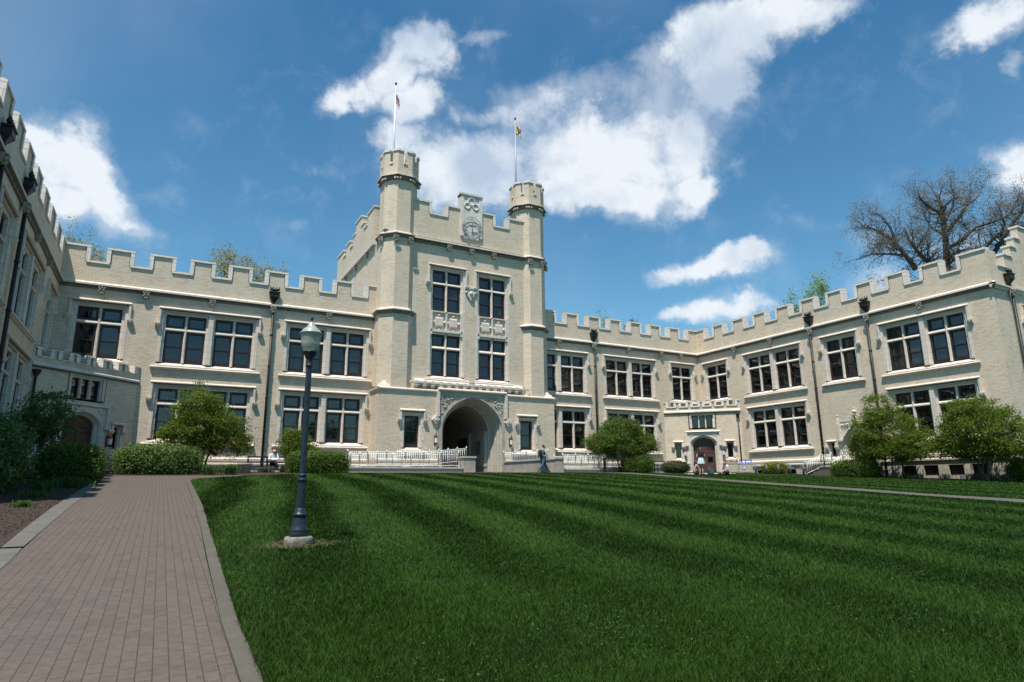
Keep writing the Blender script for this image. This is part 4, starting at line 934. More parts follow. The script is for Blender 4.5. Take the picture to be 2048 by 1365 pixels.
b.lathe([(0.051, 1.08), (0.045, 2.79)], 28, flute=0.07, smooth=False); b.build('post', LAMPGREEN, lamp)
b = MB(); b.lathe([(0.047, 2.775), (0.060, 2.785), (0.060, 2.80), (0.052, 2.81), (0.056, 2.87), (0.056, 2.90), (0.066, 2.925), (0.078, 2.945), (0.082, 2.965), (0.105, 3.0), (0.112, 3.015), (0.112, 3.025), (0.098, 3.035)], 32)
for k in range(4):
    a = k * math.pi / 2 + 0.5; b.ball((0.056 * math.cos(a), 0.056 * math.sin(a), 2.875), 0.014, 6)
b.build('collar', LAMPGREEN, lamp)
m, tt, pb = mat('ribbed_frosted_globe')
pb.inputs['Base Color'].default_value = (0.66, 0.67, 0.58, 1); pb.inputs['Roughness'].default_value = 0.35
tb_ = tt.nodes.new('ShaderNodeBsdfTransparent'); tb_.inputs[0].default_value = (0.82, 0.88, 0.82, 1); trl = tt.nodes.new('ShaderNodeBsdfTranslucent'); trl.inputs[0].default_value = (0.70, 0.72, 0.62, 1)
m1 = tt.nodes.new('ShaderNodeMixShader'); m1.inputs[0].default_value = 0.45; tt.links.new(pb.outputs[0], m1.inputs[1]); tt.links.new(trl.outputs[0], m1.inputs[2])
m2 = tt.nodes.new('ShaderNodeMixShader'); m2.inputs[0].default_value = 0.32; tt.links.new(m1.outputs[0], m2.inputs[1]); tt.links.new(tb_.outputs[0], m2.inputs[2]); tt.links.new(m2.outputs[0], tt.nodes['Material Output'].inputs[0])
GLOBE = m
b = MB(); b.lathe([(0.095, 3.03), (0.118, 3.06), (0.140, 3.12), (0.150, 3.18), (0.156, 3.25), (0.168, 3.30), (0.180, 3.325)], 48, flute=0.025); b.build('globe', GLOBE, lamp)
m, tt, pb = mat('smooth_globe_roof'); pb.inputs['Base Color'].default_value = (0.30, 0.33, 0.30, 1); pb.inputs['Roughness'].default_value = 0.35; GROOF = m
b = MB(); b.lathe([(0.181, 3.32), (0.182, 3.335), (0.150, 3.365), (0.135, 3.385), (0.128, 3.40), (0.098, 3.42), (0.074, 3.437), (0.062, 3.47), (0.048, 3.505), (0.030, 3.52), (0.012, 3.525)], 40); b.build('globe_cap', GROOF, lamp)
b = MB(); b.lathe([(0.020, 3.515), (0.022, 3.53), (0.010, 3.54), (0.018, 3.56), (0.026, 3.58), (0.016, 3.61), (0.003, 3.635)], 16); b.build('finial', LAMPGREEN, lamp)
b = MB(); b.lathe([(0.03, 3.03), (0.03, 3.09), (0.02, 3.10)], 12); b.ball((0, 0, 3.14), 0.035, 10, sq=(1, 1, 1.5)); b.tube([(-0.045, 0, 3.09), (-0.045, 0, 3.19), (0, 0, 3.21), (0.045, 0, 3.19), (0.045, 0, 3.09)], 0.005, 5); b.build('bulb', MILK, lamp)

# ------------------------------------------------------------------ railings and ramps
def post(parent, x, y, z0, h):
    b = MB(); b.lathe([(0.032, 0), (0.032, h), (0.045, h + 0.005), (0.045, h + 0.02), (0.02, h + 0.03)], 8); b.ball((0, 0, h + 0.06), 0.042, 8)
    return b.build('post', WHITE, parent, (x, y, z0))
def railing(label, pts, h=0.92, sp=0.125, every=1.05, cat='railing', group='white railings by the building', posts=None, low=0.08):
    t = empty('railing', pts[0]); tag(t, label, cat, group); o = Vector(pts[0])
    b = MB()
    for p, q in zip(pts[:-1], pts[1:]):
        p = Vector(p) - o; q = Vector(q) - o; L = (q - p).length; n = max(2, int(L / sp))
        for z in (low, h - 0.13, h - 0.02): b.tube([p + Vector((0, 0, z)), q + Vector((0, 0, z))], 0.019, 6)
        for i in range(1, n): s_ = p.lerp(q, i / n); b.tube([s_ + Vector((0, 0, low)), s_ + Vector((0, 0, h - 0.02))], 0.0135, 5)
    b.build('baluster_panel', WHITE, t)
    for p, q in zip(pts[:-1], pts[1:]):
        p = Vector(p) - o; q = Vector(q) - o; L = (q - p).length; n = max(1, round(L / every))
        for i in range(n + 1 if q == Vector(pts[-1]) - o else n): s_ = p.lerp(q, i / n); post(t, s_.x, s_.y, s_.z, h)
    return t
def low_wall(label, x0, x1, y0, y1, z0, za, zb2, m, capm=None, name='low_wall'):
    t = empty(name, (x0, y0, z0)); tag(t, label, 'wall')
    b = MB(); L = x1 - x0; D = y1 - y0
    b.add([(0, 0, 0), (L, 0, 0), (L, D, 0), (0, D, 0), (0, 0, za - z0), (L, 0, zb2 - z0), (L, D, zb2 - z0), (0, D, za - z0)], [(0, 3, 2, 1), (4, 5, 6, 7), (0, 1, 5, 4), (1, 2, 6, 5), (2, 3, 7, 6), (3, 0, 4, 7)])
    b.build('wall_body', m, t); c = MB(); p = 0.05
    c.add([(-p, -p, za - z0), (L + p, -p, zb2 - z0), (L + p, D + p, zb2 - z0), (-p, D + p, za - z0), (-p, -p, za - z0 + 0.10), (L + p, -p, zb2 - z0 + 0.10), (L + p, D + p, zb2 - z0 + 0.10), (-p, D + p, za - z0 + 0.10)], [(0, 3, 2, 1), (4, 5, 6, 7), (0, 1, 5, 4), (1, 2, 6, 5), (2, 3, 7, 6), (3, 0, 4, 7)])
    c.build('cap', capm or CAPM, t); return t
CAPM = simple('pale_cap_stone', (0.50, 0.45, 0.39), 0.85, 0, 0.15, 3)
WALLB = brickmat('low_wall_brick', (0.56, 0.48, 0.38), (0.48, 0.41, 0.33), (0.3, 0.27, 0.23), 0.24, 0.08, 0.01, stain=0.3)
low_wall('long low ramp wall left of the great arch below the white railing', 9.15, 16.15, 35.95, 36.25, 0.6, 0.95, 0.95, WALLB)
railing('white railing along the low wall left of the arch', [(9.2, 36.1, 1.05), (15.95, 36.1, 1.05)], 0.85, every=1.12)
railing('white railing rising up the ramp to the stone pier by the arch', [(12.2, 37.3, 0.95), (13.9, 37.3, 1.10), (17.0, 37.3, 1.42)], 0.86, every=0.6)
railing('short sloping white railing at the left foot of the ramp', [(9.2, 37.4, 0.95), (11.3, 37.4, 1.1)], 0.82, every=0.5)
low_wall('square stone pier ending the ramp wall beside the arch', 16.2, 16.98, 35.9, 36.7, 0.6, 1.60, 1.60, BROWNSTONE, name='stone_pier')
low_wall('brown stone ramp wall right of the arch behind the walking person', 19.15, 22.7, 35.95, 36.25, 0.6, 1.36, 1.58, BROWNSTONE)
low_wall('stout stone pier at the right end of the ramp wall', 22.72, 23.35, 35.85, 36.6, 0.6, 1.62, 1.62, BROWNSTONE, name='stone_pier')
railing('white railing behind the stone wall right of the arch', [(19.3, 36.6, 1.38), (22.6, 36.6, 1.58)], 0.62, every=0.85)
low_wall('low pale wall under the white fence right of the tower', 23.5, 26.7, 36.1, 36.35, 0.6, 0.92, 0.92, WALLB)
railing('white fence between the stone pier and the black post', [(23.5, 36.2, 1.02), (26.6, 36.2, 1.02)], 0.90, every=1.03)
railing('rear white fence of the ramp right of the tower', [(23.9, 37.9, 1.0), (28.4, 37.9, 1.0)], 0.88, every=1.1)
railing('sloping white handrail beside the short steps', [(26.95, 36.3, 0.78), (28.5, 36.4, 1.25)], 0.72, every=0.8)
st = empty('steps', (27.0, 36.5, 0.7)); tag(st, 'short flight of brown steps at the end of the white fence', 'steps')
b = MB()
for k in range(3): b.box(0.35 * k, 1.9, 0, 1.5, 0.0 + 0.14 * k, 0.14 * (k + 1))
b.build('treads', BROWNSTONE, st)
pb_ = empty('bollard', (26.55, 35.7, 0.74)); tag(pb_, 'slim black marker post in front of the white fence', 'post')
b = MB(); b.box(-0.075, 0.075, -0.06, 0.06, 0, 0.98); b.build('shaft', BLACK, pb_); b = MB(); b.lathe([(0.05, 0.98), (0.05, 1.01), (0.02, 1.03)], 12); b.ball((0, -0.065, 0.8), 0.035, 8, sq=(1, .3, 1)); b.build('button', simple('steel', (.6, .6, .6), .3, .6), pb_)
# stair and railings at the ogee door (right wing)
st = empty('steps', (38.3, 27.9, 0.4)); tag(st, 'steps with white rails climbing to the ogee doorway', 'steps')
b = MB()
for k in range(4): b.box(0.32 * k, 1.9, -3.0, 0.9, 0.0 if k == 0 else 0.14 * k, 0.14 * (k + 1))
b.build('treads', CONC, st)
railing('white stair rail left of the ogee doorway', [(38.2, 29.0, 0.45), (39.2, 28.5, 0.95), (39.2, 27.7, 0.95)], 0.85, every=1.3)
railing('white stair rail in front of the ogee doorway behind the hedge', [(38.2, 27.1, 0.45), (38.9, 26.7, 0.92), (38.9, 25.8, 0.92)], 0.85, every=1.0)

# ------------------------------------------------------------------ benches, planter, bins, posts
def bench(loc, rz, label):
    t = empty('bench', loc, rz); tag(t, label, 'bench', 'dark metal benches by the wall'); L = 1.9
    for x in (0, L / 2, L):
        b = MB(); b.box(x - 0.025, x + 0.025, 0.0, 0.05, 0, 0.44); b.box(x - 0.025, x + 0.025, 0.42, 0.47, 0, 0.86); b.box(x - 0.025, x + 0.025, 0.0, 0.45, 0.40, 0.44)
        b.box(x - 0.025, x + 0.025, 0.0, 0.04, 0.44, 0.64); b.box(x - 0.03, x + 0.03, 0.0, 0.45, 0.62, 0.66); b.build('leg', BLACK, t)
    b = MB()
    for k in range(6): b.box(0, L, 0.02 + 0.07 * k, 0.07 + 0.07 * k, 0.44, 0.465)
    b.build('seat', BLACK, t)
    b = MB(); b.box(0, L, 0.43, 0.46, 0.80, 0.86); b.box(0, L, 0.43, 0.46, 0.52, 0.56)
    for k in range(26): x = 0.04 + k * (L - 0.08) / 25; b.box(x - 0.008, x + 0.008, 0.435, 0.455, 0.54, 0.82)
    b.build('backrest', BLACK, t); return t
bench((4.08, 36.0, 0.70), 0, 'black metal bench against the wall where a person sits')
bench((31.6, 37.3, 0.76), R(-4), 'dark bench half hidden behind the right clipped hedge')
pl = empty('planter', (3.78, 34.9, G(3.78, 34.9))); tag(pl, 'round pinkish concrete planter left of the bench', 'planter')
b = MB(); b.lathe([(0.29, 0), (0.33, 0.38), (0.36, 0.40), (0.37, 0.50), (0.33, 0.50), (0.31, 0.44)], 24); b.build('pot', PINKSTONE, pl)
b = MB(); b.lathe([(0.31, 0.43), (0.2, 0.47), (0.01, 0.48)], 20); b.build('soil', MULCH, pl)
# bins
def bin_(loc, rz, label, lid, logo):
    t = empty('litter_bin', loc, rz); tag(t, label, 'bin', 'bins by the right porch')
    b = MB(); b.box(0, 0.95, 0, 0.6, 0, 0.62); b.box(0.03, 0.92, -0.012, 0, 0.04, 0.58); b.build('body', TAN, t)
    b = MB(); b.rings([[(-.02, -.02, .62), (.97, -.02, .62), (.97, .62, .62), (-.02, .62, .62)], [(.05, .03, .74), (.90, .03, .74), (.90, .57, .74), (.05, .57, .74)]])
    for x in (.06, .45, .84): b.box(x, x + .06, 0.04, 0.10, 0.74, 0.88)
    b.box(0.05, 0.92, 0.03, 0.57, 0.88, 0.93); b.build('lid', lid, t)
    if logo:
        g = MB(); n = 20
        g.rings([[(.36 + .13 * math.cos(2 * math.pi * i / n), y, .36 + .13 * math.sin(2 * math.pi * i / n)) for i in range(n)] for y in (-.012, -.018)]); g.build('badge', WHITE, t)
        g = MB()
        for k in range(3):
            a = R(90 + 120 * k); a2 = R(90 + 120 * k + 88); pts = [(.36 + .085 * math.cos(a + (a2 - a) * i / 5), -.022, .36 + .085 * math.sin(a + (a2 - a) * i / 5)) for i in range(6)]
            g.tube(pts, [0.016, 0.016, 0.016, 0.016, 0.03, 0.004], 6)
        ringz(g, .36, .36, .13, .008, -.018, 24); g.build('recycling_arrows', simple('badge_blue', (0.02, 0.05, 0.25), .5), t)
    return t
TAN = simple('tan_bin_stone', (0.44, 0.37, 0.29), 0.85, 0, 0.15, 6)
bin_((36.45, 34.45, 0.72), R(-50), 'tan litter bin with a brown lid', simple('brown_lid', (0.13, 0.075, 0.055), .5), False)
bin_((37.1, 33.72, 0.70), R(-50), 'tan recycling bin with a bright blue lid and round badge', simple('blue_lid', (0.012, 0.10, 0.42), .4), True)
PG = simple('grey_post_paint', (0.16, 0.18, 0.20), 0.6)
for i, (px, py, h, lab) in enumerate(((1512, 948, .62, 'brownish grey post next to the blue-lidded bin'), (1534, 949, .64, 'grey post in front of the yellow shrub, left side'), (1558, 949, .66, 'grey post in front of the yellow shrub, right side'), (1582, 950, .70, 'pale blue-grey pipe post between yellow and brown shrubs'), (1608, 951, .72, 'blue-grey standpipe with valve wheels by the brown shrub'))):
    d = ray(px, py); X = 37.6; q = d * (X / d.x); t = empty('post', (q.x, q.y, G(q.x, q.y) - 0.02)); tag(t, lab, 'post', 'grey posts near the right wing')
    b = MB(); b.lathe([(0.07, 0), (0.07, h - .04), (0.05, h)], 12); b.build('shaft', PG, t)
    if i >= 3:
        b = MB(); b.tube([(-0.02, -0.2, h * .62), (-0.02, 0.2, h * .62)], 0.04, 8); b.ball((0, -0.2, h * .62), 0.06, 8); b.ball((0, 0.2, h * .62), 0.06, 8); b.build('valve', PG, t)

# ------------------------------------------------------------------ plants
def leaves(C, Nrm, size, seed, aspect=0.6):
    r = np.random.default_rng(seed); n = len(C)
    a = r.normal(size=(n, 3)); a -= (a * Nrm).sum(1)[:, None] * Nrm; a /= np.linalg.norm(a, axis=1)[:, None] + 1e-9
    b_ = np.cross(Nrm, a); s = size * r.uniform(0.6, 1.3, n)[:, None]
    V = np.stack([C - a * s, C + b_ * s * aspect + Nrm * s * 0.15, C + a * s, C - b_ * s * aspect + Nrm * s * 0.15], 1).reshape(-1, 3)
    F = np.arange(4 * n).reshape(n, 4); return V, F, np.repeat(r.uniform(0, 1, n), 4)
def crown_points(ells, ncl, per, rad, seed, flat=0.5, minr=0.5):
    r = np.random.default_rng(seed); vol = np.array([e[3] * e[4] * e[5] for e in ells]) ** 0.75; pick = r.choice(len(ells), ncl, p=vol / vol.sum()); E = np.array(ells)[pick]
    d = r.normal(size=(ncl, 3)); d /= np.linalg.norm(d, axis=1)[:, None]
    cc = E[:, :3] + d * E[:, 3:] * (minr + (1.0 - minr) * r.uniform(0, 1, ncl) ** 0.6 + np.where(r.random(ncl) < .16, r.uniform(.04, .22, ncl), 0))[:, None]
    g = r.normal(size=(ncl, per, 3)) * rad * np.array([1, 1, flat]) * r.uniform(0.6, 1.35, (ncl, 1, 1))
    g[:, :, 2] -= 0.12 * np.hypot(g[:, :, 0], g[:, :, 1])
    P = (cc[:, None, :] + g).reshape(-1, 3); n = r.normal(size=P.shape) * 0.75 + np.array([0, 0, 0.7]); n /= np.linalg.norm(n, axis=1)[:, None]
    tc_ = np.repeat(r.uniform(-0.25, 0.25, ncl), per); return P, n, cc, tc_
def tree(name, label, cat, loc, ells, ncl, per, rad, size, lm, seed, trunks, group=None, bark=None, flowers=0, flat=0.5, minr=0.5, nbr=26, tr=0.06):
    t = empty(name, loc); tag(t, label, cat, group)
    P, n, cc, tcl = crown_points(ells, ncl, per, rad, seed, flat, minr); V, F, ti = leaves(P, n, size, seed + 1); ti = np.clip(ti * 0.7 + 0.15 + np.repeat(tcl, 4), 0, 1)
    place('crown', mesh_np('crown', V, F, lm, ti), t)
    b = MB(); r = random.Random(seed)
    heads = []
    for (x, y, lean, h) in trunks:
        p0 = Vector((x, y, -0.15)); p1 = Vector((x + lean * 0.4, y + r.uniform(-.05, .05), h * 0.5)); p2 = Vector((x + lean, y + r.uniform(-.08, .08), h)); b.tube([p0, p1, p2], [tr, tr * 0.85, tr * 0.65], 8); heads.append(p2)
    for i in range(nbr):
        c = Vector(cc[r.randrange(len(cc))]); h_ = min(heads, key=lambda q: (q - c).length); s_ = h_ * 1.0; mid = s_.lerp(c, 0.5) + Vector((r.uniform(-.12, .12), r.uniform(-.12, .12), r.uniform(0, .2))); b.tube([s_, mid, c], [tr * 0.45, tr * 0.25, 0.008], 5)
    b.build('trunk', bark or BARK, t)
    if flowers:
        idx = np.random.default_rng(seed + 5).choice(len(P), flowers, replace=False); V, F, ti = leaves(P[idx] + n[idx] * 0.05, n[idx], size * 0.9, seed + 3, 0.9); place('blossom', mesh_np('blossom', V, F, PETAL, ti), t)
    return t
def hedge(name, label, cat, loc, rx, ry, h, nl, size, lm, seed, box=0.0, jitter=0.03, group=None, stems=True):
    t = empty(name, loc); tag(t, label, cat, group); r = np.random.default_rng(seed)
    d = r.normal(size=(nl, 3)); d[:, 2] *= 0.9; d /= np.linalg.norm(d, axis=1)[:, None]
    e = 1 + box * 3; k = (np.abs(d[:, 0]) ** (2 * e) + np.abs(d[:, 1]) ** (2 * e) + np.abs(d[:, 2]) ** (2 * e)) ** (-1 / (2 * e))
    P = d * k[:, None]; bumpy = 1 + jitter * 1.6 * np.sin(P[:, 0] * 9 + seed) * np.cos(P[:, 1] * 11) * np.sin(P[:, 2] * 8 + 1) + r.normal(size=nl) * jitter - (r.random(nl) ** 3) * 0.35
    Pw = P * bumpy[:, None] * np.array([rx, ry, h * 0.56]) + np.array([0, 0, h * 0.46]); Pw[:, 2] = np.maximum(Pw[:, 2], 0.02)
    n = d + r.normal(size=d.shape) * 0.7 + np.array([0, 0, .3]); n /= np.linalg.norm(n, axis=1)[:, None]
    j_ = r.choice(nl, nl // 2); Pi = P[j_] * r.uniform(.55, .9, (nl // 2, 1)) * np.array([rx, ry, h * .56]) + np.array([0, 0, h * .46]); Pi[:, 2] = np.maximum(Pi[:, 2], .03)
    sz = np.concatenate([np.ones(nl), np.full(nl // 2, 1.9)])[:, None] * size; Pw = np.concatenate([Pw, Pi]); n = np.concatenate([n, n[j_]])
    V, F, ti = leaves(Pw, n, sz, seed + 1, 0.65); place('crown', mesh_np('crown', V, F, lm, ti), t)
    if stems:
        b = MB(); rr = random.Random(seed)
        for i in range(14):
            a = rr.uniform(0, 6.28); q = rr.uniform(.3, .85); b.tube([(0.25 * rx * math.cos(a), 0.25 * ry * math.sin(a), -0.05), (q * rx * math.cos(a), q * ry * math.sin(a), h * rr.uniform(.4, .8))], [0.02, 0.006], 5)
        b.build('stems', BARK, t)
    return t
g = lambda x, y: (x, y, G(x, y))
def rel(loc, L): return [(cx - loc[0], cy - loc[1], cz - loc[2], rx, ry, rz) for cx, cy, cz, rx, ry, rz in L]
# small trees in front of the facades
GT = 'small broad-crowned trees along the facades'
l = g(1.9, 36.6); tree('small_tree', 'small leafy tree in front of the left range beside the brick path', 'tree', l, rel(l, [(1.95, 36.6, 3.0, 1.75, 1.4, 1.05), (1.6, 36.6, 4.0, 1.15, 1.0, 1.0), (1.1, 36.5, 2.45, 1.3, 1.2, .6), (3.1, 36.5, 2.2, 1.2, 1.1, .65), (1.4, 36.6, 5.0, .3, .3, .5)]), 400, 78, 0.21, 0.050, LEAF_A, 21, [(0, 0, 0.1, 1.3), (0.1, 0.08, 0.35, 1.3), (-0.08, 0, -0.25, 1.3)], GT, minr=0.55)
l = g(6.8, 37.2); tree('small_tree', 'small shrubby tree with white blossom behind the street lamp', 'tree', l, rel(l, [(6.7, 37.2, 2.1, 1.0, .8, .75), (6.4, 37.1, 2.6, .55, .5, .6), (7.25, 37.2, 1.7, .75, .6, .5)]), 230, 70, 0.17, 0.044, LEAF_A, 33, [(0, 0, 0.1, .8), (0.1, 0, -0.2, .8)], GT, flowers=170, nbr=14, tr=.035)
l = g(28.5, 36.4); tree('small_tree', 'rounded dark green small tree right of the tower above a clipped hedge', 'tree', l, rel(l, [(28.5, 36.3, 2.8, 2.45, 1.7, 1.0), (28.6, 36.3, 3.7, 1.5, 1.2, 0.95), (26.9, 36.2, 2.7, 1.2, 1.1, .7), (30.3, 36.2, 2.7, 1.1, 1.0, .7)]), 500, 80, 0.22, 0.050, LEAF_C, 45, [(0, 0, 0.2, 1.3), (0.2, 0, 0.6, 1.3), (-0.1, 0, -0.5, 1.3)], GT, minr=0.55)
l = g(37.7, 22.6); tree('small_tree', 'small wide tree in front of the ogee doorway', 'tree', l, rel(l, [(37.7, 22.9, 3.0, 1.5, 2.0, 1.15), (37.7, 23.2, 4.2, 1.0, 1.1, .9), (37.6, 21.3, 2.0, 1.3, 1.5, .75), (37.6, 24.0, 2.1, 1.3, 1.4, .8), (37.7, 22.6, 1.7, 1.2, 1.8, .5)]), 470, 80, 0.21, 0.050, LEAF_A, 57, [(0, 1.4, 0.0, 1.4), (0.1, -0.3, -0.1, 1.5), (0, .2, .1, 1.5)], GT, minr=0.55)
l = g(37.9, 18.2); tree('small_tree', 'wide rounded small tree at the corner of the right wing', 'tree', l, rel(l, [(37.9, 18.0, 2.7, 1.5, 2.0, 1.2), (37.9, 18.2, 3.6, 1.1, 1.3, .8), (37.9, 16.7, 2.0, 1.3, 1.3, .9), (37.8, 19.2, 1.9, 1.2, 1.3, .7), (37.9, 17.9, 1.6, 1.2, 1.8, .45)]), 480, 80, 0.21, 0.050, LEAF_A, 69, [(0, 0, 0.1, 1.2), (0.1, .15, -0.2, 1.2), (0, -.2, .3, 1.2)], GT, minr=0.55)
# dark corner tree and shrubs on the left
l = g(-4.2, 30.2); tree('corner_tree', 'dark small tree in the shade in front of the left porch', 'tree', l, rel(l, [(-4.0, 30.4, 2.9, .75, .8, .85), (-4.5, 30.4, 2.3, .7, .8, .7), (-3.5, 30.3, 2.2, .55, .6, .5)]), 150, 46, .2, .05, LEAF_B, 81, [(0, 0, 0.1, 1.0), (0, .1, -.3, 1.0)], nbr=18)
hedge('shrub', 'big rounded leafy shrub against the left wing', 'shrub', g(-4.65, 23.2), 1.25, 1.7, 2.15, 15000, .055, LEAF_B, 91, 0.05, .10)
hedge('hedge', 'dark clipped hedge beside the path end at the left', 'hedge', g(-2.75, 27.9), .98, 1.0, 1.30, 9000, .04, LEAF_C, 93, .35, .05)
hedge('shrub', 'wide loose dark shrub at the end of the brick path', 'shrub', g(0.0, 34.2), 1.72, .95, 1.28, 12500, .043, LEAF_B, 95, .25, .08)
hedge('shrub', 'low dark shrub at the left edge of the mulch bed', 'shrub', g(-2.75, 12.75), .42, .5, .42, 3500, .03, LEAF_B, 97, 0, .1)
hedge('hedge', 'bright green clipped hedge behind the street lamp', 'hedge', g(7.45, 35.3), 1.58, .6, 1.10, 11000, .034, LEAF_C, 99, .5, .035)
hedge('hedge', 'bright clipped hedge below the tree right of the tower', 'hedge', g(29.05, 35.3), 1.25, .65, 1.10, 8000, .034, LEAF_C, 101, .3, .035)
hedge('shrub', 'low domed olive shrub left of the picnickers', 'shrub', g(32.5, 35.3), 1.15, .7, .82, 5500, .036, LEAF_D, 103, .05, .05)
hedge('shrub', 'yellow-green shrub behind the grey posts', 'shrub', g(38.95, 32.1), .6, 1.0, .80, 4200, .036, LEAF_Y, 105, .1, .08)
hedge('hedge', 'long bright clipped hedge in front of the doorway steps', 'hedge', g(37.35, 24.85), .75, 1.50, 1.00, 9500, .034, LEAF_C, 107, .3, .035)
hedge('hedge', 'clipped green hedge at the right edge against the wing corner', 'hedge', g(38.9, 16.5), .7, 1.0, 1.15, 6000, .036, LEAF_C, 109, .2, .05)
# twiggy brown shrub
l = g(38.95, 29.2); t = empty('bare_shrub', l); tag(t, 'thin reddish brown shrub nearly bare beside the doorway steps', 'shrub'); b = MB(); r_ = random.Random(4)
for i in range(120):
    a = r_.uniform(0, 6.28); q = r_.uniform(.1, 1); p = Vector((.12 * math.cos(a), .2 * math.sin(a), 0)); e = Vector((.5 * q * math.cos(a), .9 * q * math.sin(a), r_.uniform(.45, .82))); b.tube([p, p.lerp(e, .5) + Vector((0, 0, .08)), e], [.009, .007, .003], 4)
b.build('twigs', simple('red_twigs', (0.16, 0.085, 0.06), .9), t); P = np.random.default_rng(8).normal(size=(900, 3)) * np.array([.24, .42, .16]) + np.array([0, 0, .6]); n_ = np.tile([0., 0, 1], (900, 1)); V, F, ti = leaves(P, n_ + .01, .03, 9); place('leaves', mesh_np('leaves', V, F, LEAF_D, ti), t)
def clump(label, loc, rx, ry, h, n, m, seed, w=.012, cat='plant', group=None):
    t = empty('leafy_plant', loc); tag(t, label, cat, group); r = np.random.default_rng(seed); V = []; F = []; T_ = []
    for i in range(n):
        bx, by = r.normal() * rx * .4, r.normal() * ry * .4; a = r.uniform(0, 6.28); L = h * r.uniform(.7, 1.3); o = len(V); tx, ty = -math.sin(a) * w, math.cos(a) * w; tn = r.random()
        for k, (f, z) in enumerate(((0, 0), (.25, .6), (.6, .9), (1.0, .75))):
            ww = (1, 1, .7, .05)[k]; x = bx + math.cos(a) * L * f * .8; y = by + math.sin(a) * L * f * .8; V += [(x - tx * ww, y - ty * ww, L * z), (x + tx * ww, y + ty * ww, L * z)]; T_ += [tn, tn]
        for k in range(3): F.append((o + 2 * k, o + 2 * k + 1, o + 2 * k + 3, o + 2 * k + 2))
    place('blades', mesh_np('blades', np.array(V), np.array(F), m, np.array(T_)), t)
GL = 'strap-leaved plants in the beds'
clump('strap-leaved clump in front of the big left shrub', g(-2.9, 23.3), .35, .5, .30, 130, LILY, 1, group=GL)
clump('wider bright clump in front of the dark left hedge', g(-2.45, 25.2), .55, .5, .30, 260, LILY, 2, group=GL)
clump('bright leafy patch low in the middle of the mulch bed', g(-2.85, 21.2), .55, .3, .16, 150, LILY, 3, group=GL)
clump('small lone green tuft in the mulch near the kerb', g(-2.62, 18.4), .2, .2, .14, 70, LILY, 4, group=GL)
clump('arching green clump right of the wide dark shrub', g(2.1, 33.2), .45, .3, .42, 140, LILY, 5, group=GL)
clump('arching green clump next to the round planter', g(3.0, 33.5), .5, .3, .44, 160, LILY, 6, group=GL)
clump('grey-green plants at the foot of the bench', g(4.9, 35.6), .7, .2, .28, 140, IRIS, 7, group=GL)
for i, y in enumerate((23.4, 22.6, 21.8, 20.4)): clump(['grey-green bulb leaves at the near end of the long hedge', 'grey-green bulb leaves under the tree by the doorway', 'grey-green bulb leaves below the second basement window', 'grey-green bulb leaves between two basement windows'][i], g(38.4, y), .2, .5, .28, 60, IRIS, 20 + i, group=GL)
for i, y in enumerate((18.9, 17.9, 17.2)): clump(['thin grey-green leaves under the corner tree', 'dense grey-green leaves under the corner tree', 'dense grey-green leaves by the hedge at the right edge'][i], g(38.3, y), .2, .6, .32, 110, IRIS, 30 + i, group=GL)
# mulch chips
n = 9000; r = np.random.default_rng(2); Y = r.uniform(11.9, 28.5, n); X = -2.0 - r.uniform(0, 1, n) ** 1.2 * 3.4; C = np.stack([X, Y, Gn(X, Y) + 0.018], 1); nn = r.normal(size=(n, 3)) * .5 + [0, 0, 1]; nn /= np.linalg.norm(nn, axis=1)[:, None]
CHIP = leafmat('mulch_chips', (0.030, 0.017, 0.011), (0.135, 0.085, 0.055), 0.0, .95, .1)
V, F, ti = leaves(C, nn, .022, 5, .35); tag(place('mulch_chips', mesh_np('mulch_chips', V, F, CHIP, ti ** 2.2)), 'shredded bark mulch covering the left bed', 'mulch', kind='stuff')

# ---- trees behind the buildings
def back_tree(label, x, y, zbase, ztop, r_, lm, seed, n=260, size=.10, cat='tree', sparse=.5):
    l = (x, y, zbase); H = ztop - zbase
    return tree('background_tree', label, cat, l, [(0, 0, H * .62, r_, r_, H * .38), (r_ * .4, 0, H * .5, r_ * .7, r_ * .7, H * .3), (0, 0, H * .88, r_ * .35, r_ * .35, H * .14)], int(n * 1.6), 40, .40, size, lm, seed, [(0, 0, 0.2, H * .45)], 'trees showing above the parapets', nbr=60, minr=sparse, tr=.2, flat=.9)
for i, (px, py, D, rr_, lm, sd_, n_, lab) in enumerate((
  (150, 466, 66, 1.5, LEAF_P, 201, 150, 'spring tree tip right above the left corner of the parapet'), (186, 478, 66, 1.9, LEAF_P, 202, 220, 'yellow-green tree showing through the leftmost battlement gap'),
  (212, 494, 66, .8, LEAF_P, 203, 70, 'slender treetop beside the leftmost battlement gap'), (455, 496, 68, 2.3, LEAF_P, 204, 260, 'taller thin-leaved treetop above the left range'),
  (492, 508, 68, 1.9, LEAF_P, 205, 200, 'thin-leaved treetop in the middle of the left range'), (526, 528, 68, 1.9, LEAF_P, 206, 230, 'yellowish treetop seen in the gap left of the downpipe'), (568, 541, 68, .5, LEAF_P, 207, 24, 'lone twig tip above the merlon near the downpipe'),
  (1210, 632, 84, 1.5, LEAF_G, 208, 110, 'green treetop in a battlement gap right of the tower'), (1262, 638, 84, 2.2, LEAF_D, 209, 130, 'dull green treetop behind two battlements right of the tower'),
  (1578, 594, 66, 1.8, LEAF_G, 210, 120, 'small fresh green treetop over the right wing'), (1632, 556, 66, 2.1, LEAF_G, 211, 190, 'larger fresh green treetop over the right wing'), (1601, 616, 66, 1.4, LEAF_G, 212, 80, 'low green treetop between two others over the right wing'))):
    p = ray(px, py) * D; back_tree(lab, p.x, p.y, 0.8, p.z, rr_, lm, sd_, n_, .095)

